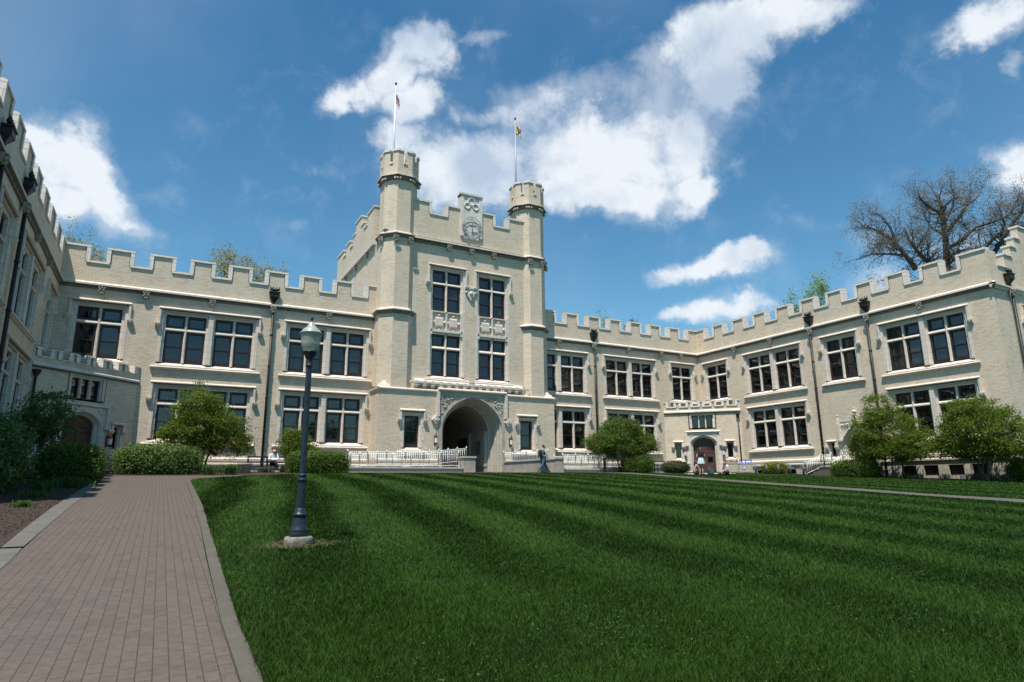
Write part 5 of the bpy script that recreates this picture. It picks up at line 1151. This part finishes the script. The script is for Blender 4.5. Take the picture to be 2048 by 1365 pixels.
# ---- the big bare oak behind the right wing
def oak():
    D0 = 54.0; base = ray(1893, 560) * D0
    t = empty('oak_tree', (base.x, base.y, 0.8)); tag(t, 'big spreading bare oak with grey-brown catkins behind the right wing', 'tree')
    o = Vector((base.x, base.y, 0.8)); b = MB(); r = random.Random(12)
    def W_(px, py, d): return ray(px, py) * (D0 + d) - o
    limbs = [  # (pixels, depth offset, radius start)
     ([(1893, 620), (1894, 540), (1892, 490), (1888, 450), (1884, 415), (1872, 385)], 0, .42), ([(1893, 540), (1870, 530), (1850, 520), (1832, 500), (1818, 480), (1808, 455)], -1.5, .24),
     ([(1832, 540), (1812, 512), (1795, 492), (1770, 470), (1745, 458), (1722, 452)], 1.2, .22), ([(1812, 512), (1780, 508), (1745, 508), (1712, 520)], 1.5, .13), ([(1795, 492), (1780, 455), (1762, 432), (1748, 425)], 1, .12),
     ([(1890, 465), (1915, 440), (1935, 410), (1942, 385)], 1.5, .17), ([(1892, 500), (1925, 480), (1950, 455), (1985, 445), (2020, 430), (2060, 420)], -1, .17), ([(1950, 520), (1975, 490), (1995, 470), (2035, 455), (2080, 440)], 1.8, .20),
     ([(1985, 510), (2005, 480), (2030, 440), (2070, 400), (2110, 390)], -2, .20), ([(1886, 430), (1860, 415), (1842, 400), (1835, 385)], -1, .13), ([(1888, 450), (1905, 415), (1908, 390), (1900, 370)], .5, .13),
     ([(1886, 470), (1862, 455), (1850, 435), (1846, 415)], 2, .12), ([(1893, 520), (1910, 505), (1930, 500), (1960, 495)], 2.2, .13), ([(1832, 500), (1850, 470), (1862, 450)], .5, .11), ([(2020, 430), (2035, 400), (2040, 380)], 0, .10), ([(1935, 410), (1955, 395), (1965, 375)], 1.5, .08),
     ([(1870, 530), (1840, 560), (1810, 565), (1775, 555)], 1.0, .10), ([(1770, 470), (1760, 490), (1735, 488)], .5, .08), ([(2000, 475), (2010, 450), (2000, 420), (1990, 400)], -.5, .10)]
    tips = []
    def grow(p, d, L, rad, depth):
        pts = [p]; q = p.copy(); dd = d.copy(); n = 3
        for k in range(n):
            dd = (dd + Vector((r.gauss(0, .28), r.gauss(0, .28), r.gauss(0.05, .22)))).normalized(); q = q + dd * (L / n); pts.append(q.copy())
        b.tube(pts, [rad, rad * .8, rad * .62, rad * .42], 5 if rad > .03 else 4)
        if depth == 0 or L < .35: tips.append(q.copy()); tips.append(pts[2].copy()); return
        for k in range(r.choice((2, 3, 4))):
            s_ = pts[r.choice((1, 2, 3))]; nd_ = (dd + Vector((r.gauss(0, .75), r.gauss(0, .75), r.gauss(.12, .6)))).normalized(); grow(s_, nd_, L * r.uniform(.58, .8), rad * .5, depth - 1)
    for pts, d, rad in limbs:
        n = len(pts); W3 = [W_(x, y, d * (i / max(1, n - 1)) ** .8) for i, (x, y) in enumerate(pts)]
        if d == 0 and rad > .4: W3 = [Vector((0, 0, 0)), Vector((0.1, 0, 8))] + W3; 
        radii = [rad * (1 - .72 * i / (len(W3) - 1)) for i in range(len(W3))]; b.tube(W3, radii, 9)
        st_ = 3 if len(W3) > 7 else 1
        for i in range(st_, len(W3)):
            for k in range(4 if rad > .15 else 3):
                u = r.random(); p = W3[i - 1].lerp(W3[i], u); ax = (W3[i] - W3[i - 1]).normalized(); nd_ = (ax * .5 + Vector((r.gauss(0, .7), r.gauss(0, .7), r.gauss(.15, .6)))).normalized(); grow(p, nd_, r.uniform(.9, 1.7), radii[i] * .36 + .008, 2)
    b.build('trunk', OAKBARK, t, fix=False)
    Tp = np.array([[q.x, q.y, q.z] for q in tips]); rs = np.random.default_rng(3); per = 9
    P = (Tp[:, None, :] + rs.normal(size=(len(Tp), per, 3)) * .20).reshape(-1, 3); n_ = rs.normal(size=P.shape); n_ /= np.linalg.norm(n_, axis=1)[:, None]
    V, F, ti = leaves(P, n_, .055, 4, .5); place('crown', mesh_np('crown', V, F, CATKIN, ti), t); return len(tips)
oak()

# ------------------------------------------------------------------ grass
def grass():
    N = 560000; r = np.random.default_rng(42); rr_ = np.exp(r.uniform(np.log(3.6), np.log(44), N)); th = np.radians(r.uniform(-12, 76, N)); X = rr_ * np.sin(th); Y = rr_ * np.cos(th)
    kx = np.interp(Y, [2, 6.6, 9.5, 13.9, 18, 24.7, 28.2, 29.3, 30.2, 31.2, 31.9, 35.8], [.73, .755, .83, .94, 1.05, 1.12, 1.15, 1.25, 1.62, 2.6, 3.7, 9.0])
    wy = [-6] + [w[0] for w in wk]; wl = np.interp(Y, wy, [21.0] + [w[1] for w in wk]); wr = np.interp(Y, wy, [23.9] + [w[2] for w in wk])
    ok = (X > kx - .005) & (Y > 2) & (Y < 35.9) & (X < 38.4) & ~((X > wl) & (X < wr)) & ~((X - 1.985) ** 2 + (Y - 10.49) ** 2 < .045) & ~((Y > 35) & (X > 8.5) & (X < 27)) & ~((Y > 31.5) & (X < 4.2) & (X < 3.2 + (Y - 31.5)))
    X, Y, rr_ = X[ok], Y[ok], rr_[ok]; n = len(X); Z = Gn(X, Y)
    # mowing stripes: broad bands whose blades lean towards or away along the mower's path
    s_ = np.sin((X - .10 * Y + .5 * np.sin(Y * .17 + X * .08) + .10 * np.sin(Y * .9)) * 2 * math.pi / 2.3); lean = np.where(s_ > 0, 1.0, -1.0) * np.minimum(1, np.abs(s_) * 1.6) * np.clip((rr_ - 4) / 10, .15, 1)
    pt = np.sin(X * .9 + 1.3 * np.sin(Y * .7)) * np.sin(Y * 1.1 + .8 * np.sin(X * .6)) + .6 * np.sin(X * 2.3 + Y * 1.7) * np.sin(Y * 2.9 - X)
    pt = .8 * pt + .25 * np.sin(X * .37 + 2.1) * np.sin(Y * .31 + X * .12); h = (.042 + .020 * r.random(n) + .008 * pt) * np.where(rr_ > 20, .8, 1.0); near = X < kx[ok] + .05; h = np.where(near, h * 1.2, h)
    w = np.maximum(.0019, rr_ * .00045); a = r.uniform(0, 2 * math.pi, n); lx = r.normal(size=n) * .024; ly = lean * .024 + r.normal(size=n) * .024
    ox, oy = np.cos(a) * w, np.sin(a) * w
    V = np.empty((n, 5, 3)); V[:, 0] = np.stack([X - ox, Y - oy, Z - .01], 1); V[:, 1] = np.stack([X + ox, Y + oy, Z - .01], 1)
    V[:, 2] = np.stack([X - ox * .8 + lx * .4, Y - oy * .8 + ly * .4, Z + h * .55], 1); V[:, 3] = np.stack([X + ox * .8 + lx * .4, Y + oy * .8 + ly * .4, Z + h * .55], 1); V[:, 4] = np.stack([X + lx * 1.3, Y + ly * 1.3, Z + h], 1)
    i = np.arange(n)[:, None] * 5; T1 = i + [0, 1, 3]; T2 = i + [0, 3, 2]; T3 = i + [2, 3, 4]
    p2 = np.sin(X * 5.1 + 2 * np.sin(Y * 3.3)) * np.sin(Y * 4.7 + 2 * np.sin(X * 2.9)); ti = np.clip(.43 + .15 * lean + .17 * pt + .08 * p2 + .10 * np.sin(X * 1.9 - Y * .6 + 3 * np.sin(Y * .5)) * np.sin(Y * 1.4 + X * .3) + r.normal(size=n) * .24, 0, 1); F = np.concatenate([T1, T2, T3])  # tint follows lean too, putting the stripes' light and shade into blade colour
    # clover and seed-head patches
    rc = np.random.default_rng(77); cx_ = rc.uniform(1.5, 16, 60); cy_ = rc.uniform(3.5, 22, 60); m_ = 20000; q = rc.integers(0, 60, m_); sg = rc.uniform(.15, .6, 60)[q]
    CX_ = cx_[q] + rc.normal(size=m_) * sg; CY_ = cy_[q] + rc.normal(size=m_) * sg * 1.2; k_ = (CX_ > np.interp(CY_, [3, 9.5, 13.9, 18, 24.7], [.80, .9, 1.0, 1.1, 1.2])) & (CY_ > 2.8) & ((CX_ - 1.985) ** 2 + (CY_ - 10.49) ** 2 > .06); CX_, CY_ = CX_[k_], CY_[k_]
    Cc = np.stack([CX_, CY_, Gn(CX_, CY_) + rc.uniform(.03, .065, len(CX_))], 1); nc = rc.normal(size=Cc.shape) * .5 + [0, 0, 1]; nc /= np.linalg.norm(nc, axis=1)[:, None]
    Vc, Fc, tc3 = leaves(Cc, nc, .0085, 78, .8); tag(place('clover', mesh_np('clover', Vc, Fc, leafmat('clover_leaves', (.022, .060, .009), (.065, .130, .026), .3), tc3)), 'small pale clover and weeds in patches of the lawn', 'clover', kind='stuff')
    tag(place('grass', mesh_np('grass', V.reshape(-1, 3), F, GRASSM, np.repeat(ti, 5))), 'mown striped lawn grass filling the court', 'grass', kind='stuff')
grass()
# dry clippings round the lamp footing
n = 1500; r = np.random.default_rng(6); a = r.uniform(0, 6.28, n); q = .22 + np.abs(r.normal(size=n)) * .13; X = 1.985 + q * np.cos(a) * 1.3; Y = 10.49 + q * np.sin(a); C = np.stack([X, Y, Gn(X, Y) + .03 + r.random(n) * .03], 1); nn = r.normal(size=(n, 3)) * .6 + [0, 0, 1]; nn /= np.linalg.norm(nn, axis=1)[:, None]
V, F, ti = leaves(C, nn, .03, 7, .10); tag(place('dry_clippings', mesh_np('dry_clippings', V, F, leafmat('straw', (.09, .085, .035), (.20, .18, .09), .2), ti)), 'dry grass clippings round the foot of the street lamp', 'grass', kind='stuff')

# ------------------------------------------------------------------ people
def skin(name, nodes, edges, m, parent, sub=2):
    me = bpy.data.meshes.new(name); idx = {k: i for i, k in enumerate(nodes)}
    me.from_pydata([nodes[k][0] for k in nodes], [(idx[a], idx[b_]) for a, b_ in edges], [])
    o = bpy.data.objects.new(name, me); COL.objects.link(o)
    o.modifiers.new('s', 'SKIN'); sv = me.skin_vertices[0].data
    for k, i in idx.items():
        rd = nodes[k][1]; sv[i].radius = (rd, rd) if not isinstance(rd, tuple) else rd; sv[i].use_root = (i == 0)
    ss = o.modifiers.new('u', 'SUBSURF'); ss.levels = sub; ss.render_levels = sub
    bpy.context.view_layer.update(); dg = bpy.context.evaluated_depsgraph_get(); m2_ = bpy.data.meshes.new_from_object(o.evaluated_get(dg)); bpy.data.objects.remove(o)
    m2_.name = name; m2_.materials.clear(); m2_.materials.append(m); m2_.polygons.foreach_set('use_smooth', [True] * len(m2_.polygons)); return place(name, m2_, parent)
SKIN = simple('skin', (0.50, 0.29, 0.21), 0.55)
def person(label, loc, rz, J, cl, hair, hairpts, extra=None, sole=True):
    """J: joints (facing local -y). cl: list of (name, material, [(joint,radius)...], edges)"""
    t = empty('person', loc, rz); tag(t, label, 'person')
    N = {}; E = []
    base = dict(pelvis=.115, waist=.10, chest=.125, neck=.060, neck2=.052, head0=.080, head1=.112, head2=.100, hipL=.085, hipR=.085, kneeL=.055, kneeR=.055, ankL=.036, ankR=.036, shL=.055, shR=.055, elL=.038, elR=.038, wrL=.026, wrR=.026, toeL=.034, toeR=.034)
    hd = Vector(J['head']); nk = Vector(J['neck']); fdir = Vector(J.get('face', (0, -1, 0))).normalized()
    J2 = dict(J); J2['neck2'] = nk.lerp(hd, .35); J2['head0'] = nk.lerp(hd, .66) + fdir * .028; J2['head1'] = hd + fdir * .004; J2['head2'] = hd + Vector((0, 0, .055)); J2['col'] = nk + Vector((0, .006, -.03))
    for k, rd in base.items(): N[k] = (tuple(J2[k]), rd)
    E = [('pelvis', 'waist'), ('waist', 'chest'), ('chest', 'neck'), ('neck', 'neck2'), ('neck2', 'head0'), ('head0', 'head1'), ('head1', 'head2')]
    for s_ in 'LR': E += [('pelvis', 'hip' + s_), ('hip' + s_, 'knee' + s_), ('knee' + s_, 'ank' + s_), ('ank' + s_, 'toe' + s_), ('chest', 'sh' + s_), ('sh' + s_, 'el' + s_), ('el' + s_, 'wr' + s_)]
    N['nose'] = (tuple(hd + fdir * .112 + Vector((0, 0, -.012))), .014); E.append(('head1', 'nose'))
    side_ = fdir.cross(Vector((0, 0, 1)))
    for k, s_ in (('earL', -1), ('earR', 1)): N[k] = (tuple(hd + side_ * s_ * .105), .018); E.append(('head1', k))
    for s_ in 'LR':     # hand: palm, thumb and four bent fingers
        w_ = Vector(J['wr' + s_]); e_ = Vector(J['el' + s_]); d = (w_ - e_).normalized(); u = d.cross(Vector((0.3, .2, 1))).normalized(); v = d.cross(u)
        N['palm' + s_] = (tuple(w_ + d * .06), .028); E.append(('wr' + s_, 'palm' + s_))
        for i, (off, L_) in enumerate(((-.026, .07), (-.009, .082), (.009, .078), (.026, .062))):
            a_ = w_ + d * .095 + u * off; c_ = a_ + d * L_ * .55 + v * .012; e2 = c_ + d * L_ * .3 + v * .03
            N[f'f{s_}{i}a'] = (tuple(a_), .0095); N[f'f{s_}{i}b'] = (tuple(c_), .009); N[f'f{s_}{i}c'] = (tuple(e2), .0075); E += [('palm' + s_, f'f{s_}{i}a'), (f'f{s_}{i}a', f'f{s_}{i}b'), (f'f{s_}{i}b', f'f{s_}{i}c')]
        a_ = w_ + d * .045 - u * .04 + v * .012; N[f't{s_}a'] = (tuple(a_), .012); N[f't{s_}b'] = (tuple(a_ + d * .04 - u * .015 + v * .02), .010); E += [('palm' + s_, f't{s_}a'), (f't{s_}a', f't{s_}b')]
    skin('body', N, E, SKIN, t)
    ey = MB()
    for s_ in (-1, 1): ey.ball(tuple(hd + fdir * .092 + side_ * s_ * .034 + Vector((0, 0, .012))), .012, 6)
    ey.build('eyes', BLACK, t)
    mo = MB(); mo.ball(tuple(hd + fdir * .090 + Vector((0, 0, -.055))), .018, 6, sq=(1.2, 1.2, .35)); mo.build('mouth', simple('lips', (.35, .12, .10), .5), t)
    for nm, m, nodes, ed in cl:
        NN = {k: (tuple(J2[k]) if isinstance(k, str) and k in J2 else tuple(p), rd) for k, p, rd in [(q[0], J2.get(q[0], q[1] if len(q) > 2 else None), q[-1]) for q in nodes]}
        skin(nm, NN, ed, m, t)
    hp = {f'h{i}': (tuple(hd + Vector(p) * 1.0), rd * (1.22 if i < 2 else 1.1)) for i, (p, rd) in enumerate(hairpts)}
    skin('hair', hp, [(f'h{i}', f'h{i + 1}') for i in range(len(hairpts) - 1)], hair, t)
    return t
def torso(r=1.0, sleeve=.5, J=None, long=False):
    L = [('col', .080), ('waist', .128 * r), ('chest', .160 * r), ('pelvis', .125 * r), ('shL', .082 * r), ('shR', .082 * r), ('elL', .052 * r), ('elR', .052 * r)]
    E = [('pelvis', 'waist'), ('waist', 'chest'), ('chest', 'shL'), ('chest', 'shR'), ('chest', 'col')]
    if long: L += [('wrL', .038), ('wrR', .038)]; E += [('shL', 'elL'), ('shR', 'elR'), ('elL', 'wrL'), ('elR', 'wrR')]
    else:
        for s_ in 'LR':
            L = [q for q in L if q[0] != 'el' + s_]; p = Vector(J['sh' + s_]).lerp(Vector(J['el' + s_]), sleeve); L.append(('slv' + s_, tuple(p), .056)); E.append(('sh' + s_, 'slv' + s_))
    return L, E
def legs(r=1.0, low=True):
    L = [('pelvis', .132 * r)]; E = []
    for s_ in 'LR': L += [('hip' + s_, .102 * r), ('knee' + s_, .074 * r), ('ank' + s_, .052 * r)]; E += [('pelvis', 'hip' + s_), ('hip' + s_, 'knee' + s_), ('knee' + s_, 'ank' + s_)]
    return L, E
def shoes(): return [('ankL', .048), ('toeL', .045), ], [('ankL', 'toeL')]
NAVY = simple('navy_trousers', (0.05, 0.10, 0.17), .8); BLK = simple('black_cloth', (.012, .012, .014), .85); SHOE = simple('brown_shoes', (.09, .045, .03), .6)
WHT = simple('white_cloth', (.62, .62, .66), .85); HB = simple('brown_hair', (.075, .035, .016), .6, 0, .4, 20); HD = simple('dark_auburn_hair', (.045, .012, .008), .55, 0, .3, 20); HK = simple('dark_brown_hair', (.025, .016, .010), .55); HBl = simple('honey_hair', (.16, .085, .035), .6, 0, .3, 20)
def pattern(name, c1, c2, sc):
    m, t, b_ = mat(name); tcn = t.nodes.new('ShaderNodeTexCoord'); v = t.nodes.new('ShaderNodeTexVoronoi'); v.inputs['Scale'].default_value = sc; t.links.new(tcn.outputs['Object'], v.inputs['Vector']); r_ = t.nodes.new('ShaderNodeValToRGB'); r_.color_ramp.interpolation = 'CONSTANT'
    r_.color_ramp.elements[0].color = (*c1, 1); r_.color_ramp.elements[1].color = (*c2, 1); r_.color_ramp.elements[1].position = .5; t.links.new(v.outputs['Color'], r_.inputs[0]); t.links.new(r_.outputs[0], b_.inputs['Base Color']); b_.inputs['Roughness'].default_value = .9; return m
def both(f): a = f(); return a
# walker: heading to the right (+X), short hair, patterned shirt, dark trousers, backpack
J = dict(pelvis=(0, 0, .93), waist=(0, .0, 1.08), chest=(0, -.02, 1.32), neck=(0, -.03, 1.49), head=(0, -.06, 1.63), hipL=(.09, 0, .90), hipR=(-.09, 0, .90), kneeL=(.10, -.22, .50), kneeR=(-.10, .10, .49), ankL=(.06, -.42, .09), ankR=(-.06, .46, .15), toeL=(.07, -.58, .06), toeR=(-.06, .36, .04), shL=(.17, 0, 1.40), shR=(-.17, 0, 1.40), elL=(.23, .12, 1.13), elR=(-.24, -.10, 1.14), wrL=(.24, -.02, .90), wrR=(-.25, -.20, .92), face=(0, -1, 0))
Lt, Et = torso(1.08, .55, J); Lg, Eg = legs(1.05)
wl_ = ray(1087, 944); wp = wl_ * (35.55 / wl_.y)
per = person('person walking right in a blue and white patterned shirt, dark trousers and backpack', (wp.x, wp.y, G(wp.x, wp.y)), R(90), J,
  [('shirt', pattern('patterned_shirt', (.03, .12, .17), (.45, .55, .58), 14), Lt, Et), ('trousers', NAVY, Lg, Eg), ('shoe', SHOE, [('ankL', .05), ('toeL', .045)], [('ankL', 'toeL')]), ('shoe', SHOE, [('ankR', .05), ('toeR', .045)], [('ankR', 'toeR')])],
  HK, [((0, -.03, .085), .088), ((0, .03, .05), .105), ((0, .055, -.02), .085)])
b = MB(); b.rings([[(-.15 * w, .14, z), (.15 * w, .14, z), (.13 * w, .14 + .17 * w, z), (-.13 * w, .14 + .17 * w, z)] for w, z in ((.8, .98), (1, 1.05), (1, 1.30), (.7, 1.42))]); b.tube([(.1, .14, 1.38), (.12, -.08, 1.46), (.11, -.15, 1.3), (.13, .1, 1.05)], .018, 6); b.tube([(-.1, .14, 1.38), (-.12, -.08, 1.46), (-.11, -.15, 1.3), (-.13, .1, 1.05)], .018, 6); b.build('rucksack', BLK, per)
# standing woman seen from behind
J = dict(pelvis=(0, 0, .93), waist=(0, .0, 1.07), chest=(0, .0, 1.30), neck=(0, 0, 1.46), head=(-.01, -.02, 1.59), hipL=(.085, 0, .88), hipR=(-.085, 0, .88), kneeL=(.10, -.02, .48), kneeR=(-.06, .02, .48), ankL=(.10, .02, .08), ankR=(-.05, .06, .08), toeL=(.13, -.13, .035), toeR=(-.06, -.09, .035), shL=(.165, 0, 1.37), shR=(-.165, 0, 1.37), elL=(.25, .02, 1.10), elR=(-.27, .0, 1.13), wrL=(.24, -.12, .90), wrR=(-.14, -.16, 1.16), face=(0, -1, 0))
Lt, Et = torso(1.0, .45, J); p = ray(1404, 952); p = p * (29.7 / p.y)
per = person('person standing with back turned in a black top and pale short skirt', (p.x, p.y, G(p.x, p.y)), R(155), J, [('top', BLK, Lt, Et), ('shoe', WHT, [('ankL', .045), ('toeL', .04)], [('ankL', 'toeL')]), ('shoe', WHT, [('ankR', .045), ('toeR', .04)], [('ankR', 'toeR')])],
  HB, [((0, -.01, .08), .09), ((0, .05, .02), .10), ((.02, .09, -.12), .095), ((.0, .10, -.26), .085), ((.03, .11, -.40), .05)])
sk = MB(); n = 36; rs_ = []
for z, rad, am in ((1.06, .135, 0), (.98, .17, .02), (.85, .20, .05), (.70, .225, .07)): rs_.append([((rad * (1 + am * math.sin(7 * 2 * math.pi * i / n))) * math.cos(2 * math.pi * i / n), (rad * .85 * (1 + am * math.sin(7 * 2 * math.pi * i / n))) * math.sin(2 * math.pi * i / n), z) for i in range(n)])
sk.rings(rs_, caps=False, smooth=True); sk.build('skirt', simple('pale_skirt', (.50, .60, .64), .9, 0, .2, 12), per)
# seated figures on the grass
J = dict(pelvis=(0, 0, .12), waist=(0, .02, .26), chest=(0, -.02, .50), neck=(0, -.05, .66), head=(0, -.08, .79), hipL=(.1, -.04, .12), hipR=(-.1, -.04, .12), kneeL=(.26, -.38, .20), kneeR=(-.26, -.38, .20), ankL=(-.02, -.52, .07), ankR=(.04, -.44, .08), toeL=(-.14, -.54, .05), toeR=(.16, -.46, .05), shL=(.16, -.02, .58), shR=(-.16, -.02, .58), elL=(.22, -.18, .36), elR=(-.21, -.16, .38), wrL=(.10, -.42, .28), wrR=(-.10, -.38, .26), face=(0, -1, 0))
Lt, Et = torso(1.0, .3, J); Lg, Eg = legs(1.0); p = ray(1392, 950); p = p * (30.4 / p.y)
person('person sitting cross-legged with long dark red hair and a pink top', (p.x, p.y, G(p.x, p.y)), R(75), J, [('top', simple('pink_top', (.50, .33, .32), .9), Lt, Et), ('trousers', BLK, Lg, Eg)], HD, [((0, -.01, .08), .09), ((0, .05, .0), .10), ((.01, .09, -.14), .085), ((0, .08, -.30), .07), ((.02, .04, -.40), .04)])
J2b = dict(J); J2b.update(kneeL=(.12, -.46, .20), kneeR=(-.14, -.50, .12), ankL=(.10, -.86, .07), ankR=(-.10, -.92, .07), toeL=(.12, -.98, .10), toeR=(-.1, -1.02, .12), chest=(0, -.06, .50), neck=(0, -.12, .65), head=(0, -.18, .77))
J2b['shL'] = (.16, -.06, .57); J2b['shR'] = (-.16, -.06, .57); J2b['wrL'] = (.08, -.50, .30); J2b['wrR'] = (-.10, -.48, .24)
Lt, Et = torso(1.08, .5, J2b); p = ray(1453, 951); p = p * (29.6 / p.y)
person('person sitting in a white top with dark hair tied back facing left', (p.x, p.y, G(p.x, p.y)), R(-70), J2b, [('top', WHT, Lt, Et), ('trousers', BLK, Lg, Eg)], HK, [((0, -.01, .08), .088), ((0, .06, .03), .088), ((0, .12, .06), .05), ((0, .15, -.02), .04), ((0, .15, -.16), .025)])
# person on the bench
J = dict(pelvis=(0, 0, .54), waist=(0, .02, .68), chest=(0, -.01, .90), neck=(0, -.04, 1.05), head=(0, -.08, 1.17), hipL=(.09, -.05, .53), hipR=(-.09, -.05, .53), kneeL=(.10, -.46, .54), kneeR=(-.02, -.48, .62), ankL=(.10, -.48, .12), ankR=(.22, -.62, .28), toeL=(.10, -.62, .04), toeR=(.26, -.76, .24), shL=(.17, 0, .97), shR=(-.17, 0, .97), elL=(.23, -.10, .74), elR=(-.23, -.10, .74), wrL=(.08, -.30, .72), wrR=(-.08, -.30, .72), face=(.0, -.8, -.45))
Lt, Et = torso(1.03, .5, J, True); Lg, Eg = legs(1.0)
per = person('person sitting on the bench in a white cardigan and dark trousers, reading', (5.32, 36.22, .70 - .03), R(0), J, [('cardigan', WHT, Lt, Et), ('trousers', simple('dark_plum_trousers', (.02, .012, .02), .9), Lg, Eg), ('shoe', simple('tan_sandal', (.35, .25, .15), .6), [('ankL', .045), ('toeL', .04)], [('ankL', 'toeL')]), ('shoe', simple('tan_sandal', (.35, .25, .15), .6), [('ankR', .045), ('toeR', .04)], [('ankR', 'toeR')])],
  HBl, [((0, .0, .08), .09), ((0, .05, .0), .095), ((.09, .03, -.10), .05), ((.11, .0, -.24), .04)])
bk = empty('papers', (5.32, 35.87, 1.40)); tag(bk, 'white papers held by the person on the bench', 'papers'); b = MB(); b.box(-.15, .15, -.1, .12, 0, .012); b.box(-.13, .14, -.09, .11, .012, .02); b.build('sheets', WHT, bk); bk.rotation_euler = (R(25), 0, 0)
# bags and blanket
def bag(loc, rz, label, m, s=1.0):
    t = empty('backpack', loc, rz); tag(t, label, 'backpack'); b = MB(); b.rings([[(-.15 * w * s, -.10 * w * s, z * s), (.15 * w * s, -.10 * w * s, z * s), (.16 * w * s, .08 * w * s, z * s), (-.16 * w * s, .08 * w * s, z * s)] for w, z in ((.85, 0), (1, .08), (1, .32), (.8, .42), (.45, .46))]); b.build('body', m, t)
    b = MB(); b.box(-.11 * s, .11 * s, -.135 * s, -.10 * s, .06 * s, .22 * s); b.build('pocket', m, t); b = MB(); b.tube([(-.04 * s, 0, .45 * s), (0, 0, .51 * s), (.04 * s, 0, .45 * s)], .01 * s, 6)
    for s_ in (-1, 1): b.tube([(s_ * .07 * s, .08 * s, .42 * s), (s_ * .10 * s, .14 * s, .3 * s), (s_ * .08 * s, .09 * s, .05 * s)], .014 * s, 6)
    b.build('strap', BLK, t); return t
p = ray(1422, 952.5); p = p * (29.3 / p.y); bag((p.x, p.y, G(p.x, p.y)), R(-25), 'dark blue patterned backpack on the grass between the picnickers', pattern('bag_pattern', (.012, .02, .035), (.06, .10, .13), 18), 1.1)
bag((5.78, 36.0, .72), R(5), 'black bag on the ground at the right end of the bench', BLK, .85)
p = ray(1420, 949.5); p = p * (30.4 / p.y); bl = MB(); 
def Gl(x, y): return G(p.x + x, p.y + y) - G(p.x, p.y)
for i in range(10):
    for j in range(6):
        q = [(-1.45 + .29 * (i + a), -.65 + .22 * (j + c)) for a, c in ((0, 0), (1, 0), (1, 1), (0, 1))]; bl.quad(*[(x, y, Gl(x, y) + .075 + .012 * math.sin(x * 7) * math.cos(y * 9)) for x, y in q])
o = bl.build('picnic_blanket', simple('pale_blanket', (.38, .40, .36), .95, 0, .2, 6), None, (p.x, p.y, G(p.x, p.y)), R(-28)); tag(o, 'pale picnic blanket spread under the seated people', 'blanket')
bpy.context.view_layer.update()
# fallen bits and moss tufts on the path and along its kerbs
n = 900; r = np.random.default_rng(15); Y = r.uniform(3.2, 28, n); edge = r.random(n) < .75; X = np.where(edge, np.where(r.random(n) < .6, np.interp(Y, [2, 6.6, 9.5, 13.9, 18, 24.7, 28], [.60, .62, .69, .80, .89, .97, .98]) - np.abs(r.normal(size=n)) * .03, -1.60 + np.abs(r.normal(size=n)) * .05), r.uniform(-1.5, .6, n))
C = np.stack([X, Y, Gn(X, Y) + .017], 1); nn = r.normal(size=(n, 3)) * .3 + [0, 0, 1]; nn /= np.linalg.norm(nn, axis=1)[:, None]
V, F, ti = leaves(C, nn, .008, 16, .5); tag(place('leaf_litter', mesh_np('leaf_litter', V, F, leafmat('litter', (.02, .015, .01), (.10, .075, .04), 0, .9), ti)), 'brown bits of leaf litter scattered on the brick path', 'litter', kind='stuff')

# trees on the open side of the court behind the photographer: the lower windows mirror them
for i, (x, y, h, lab) in enumerate(((-8, -34, 13, 'tree across the lawn mirrored in the windows by the bench'), (7, -40, 15, 'broad tree across the lawn mirrored beside the arch'), (24, -36, 14, 'tree mirrored in the lower windows right of the tower'), (42, -42, 16, 'tall tree behind the viewer on the far right'), (-26, -30, 14, 'tree behind the viewer on the far left'))):
    tree('shade_tree', lab, 'tree', (x, y, -2.6), [(0, 0, h * .62, h * .40, h * .40, h * .34), (h * .2, 0, h * .5, h * .3, h * .3, h * .25), (-h * .22, 0, h * .55, h * .28, h * .28, h * .25)], 240, 34, .8, .26, LEAF_B, 300 + i, [(0, 0, .3, h * .4)], 'trees across the lawn', nbr=24, tr=.3, flat=.8)
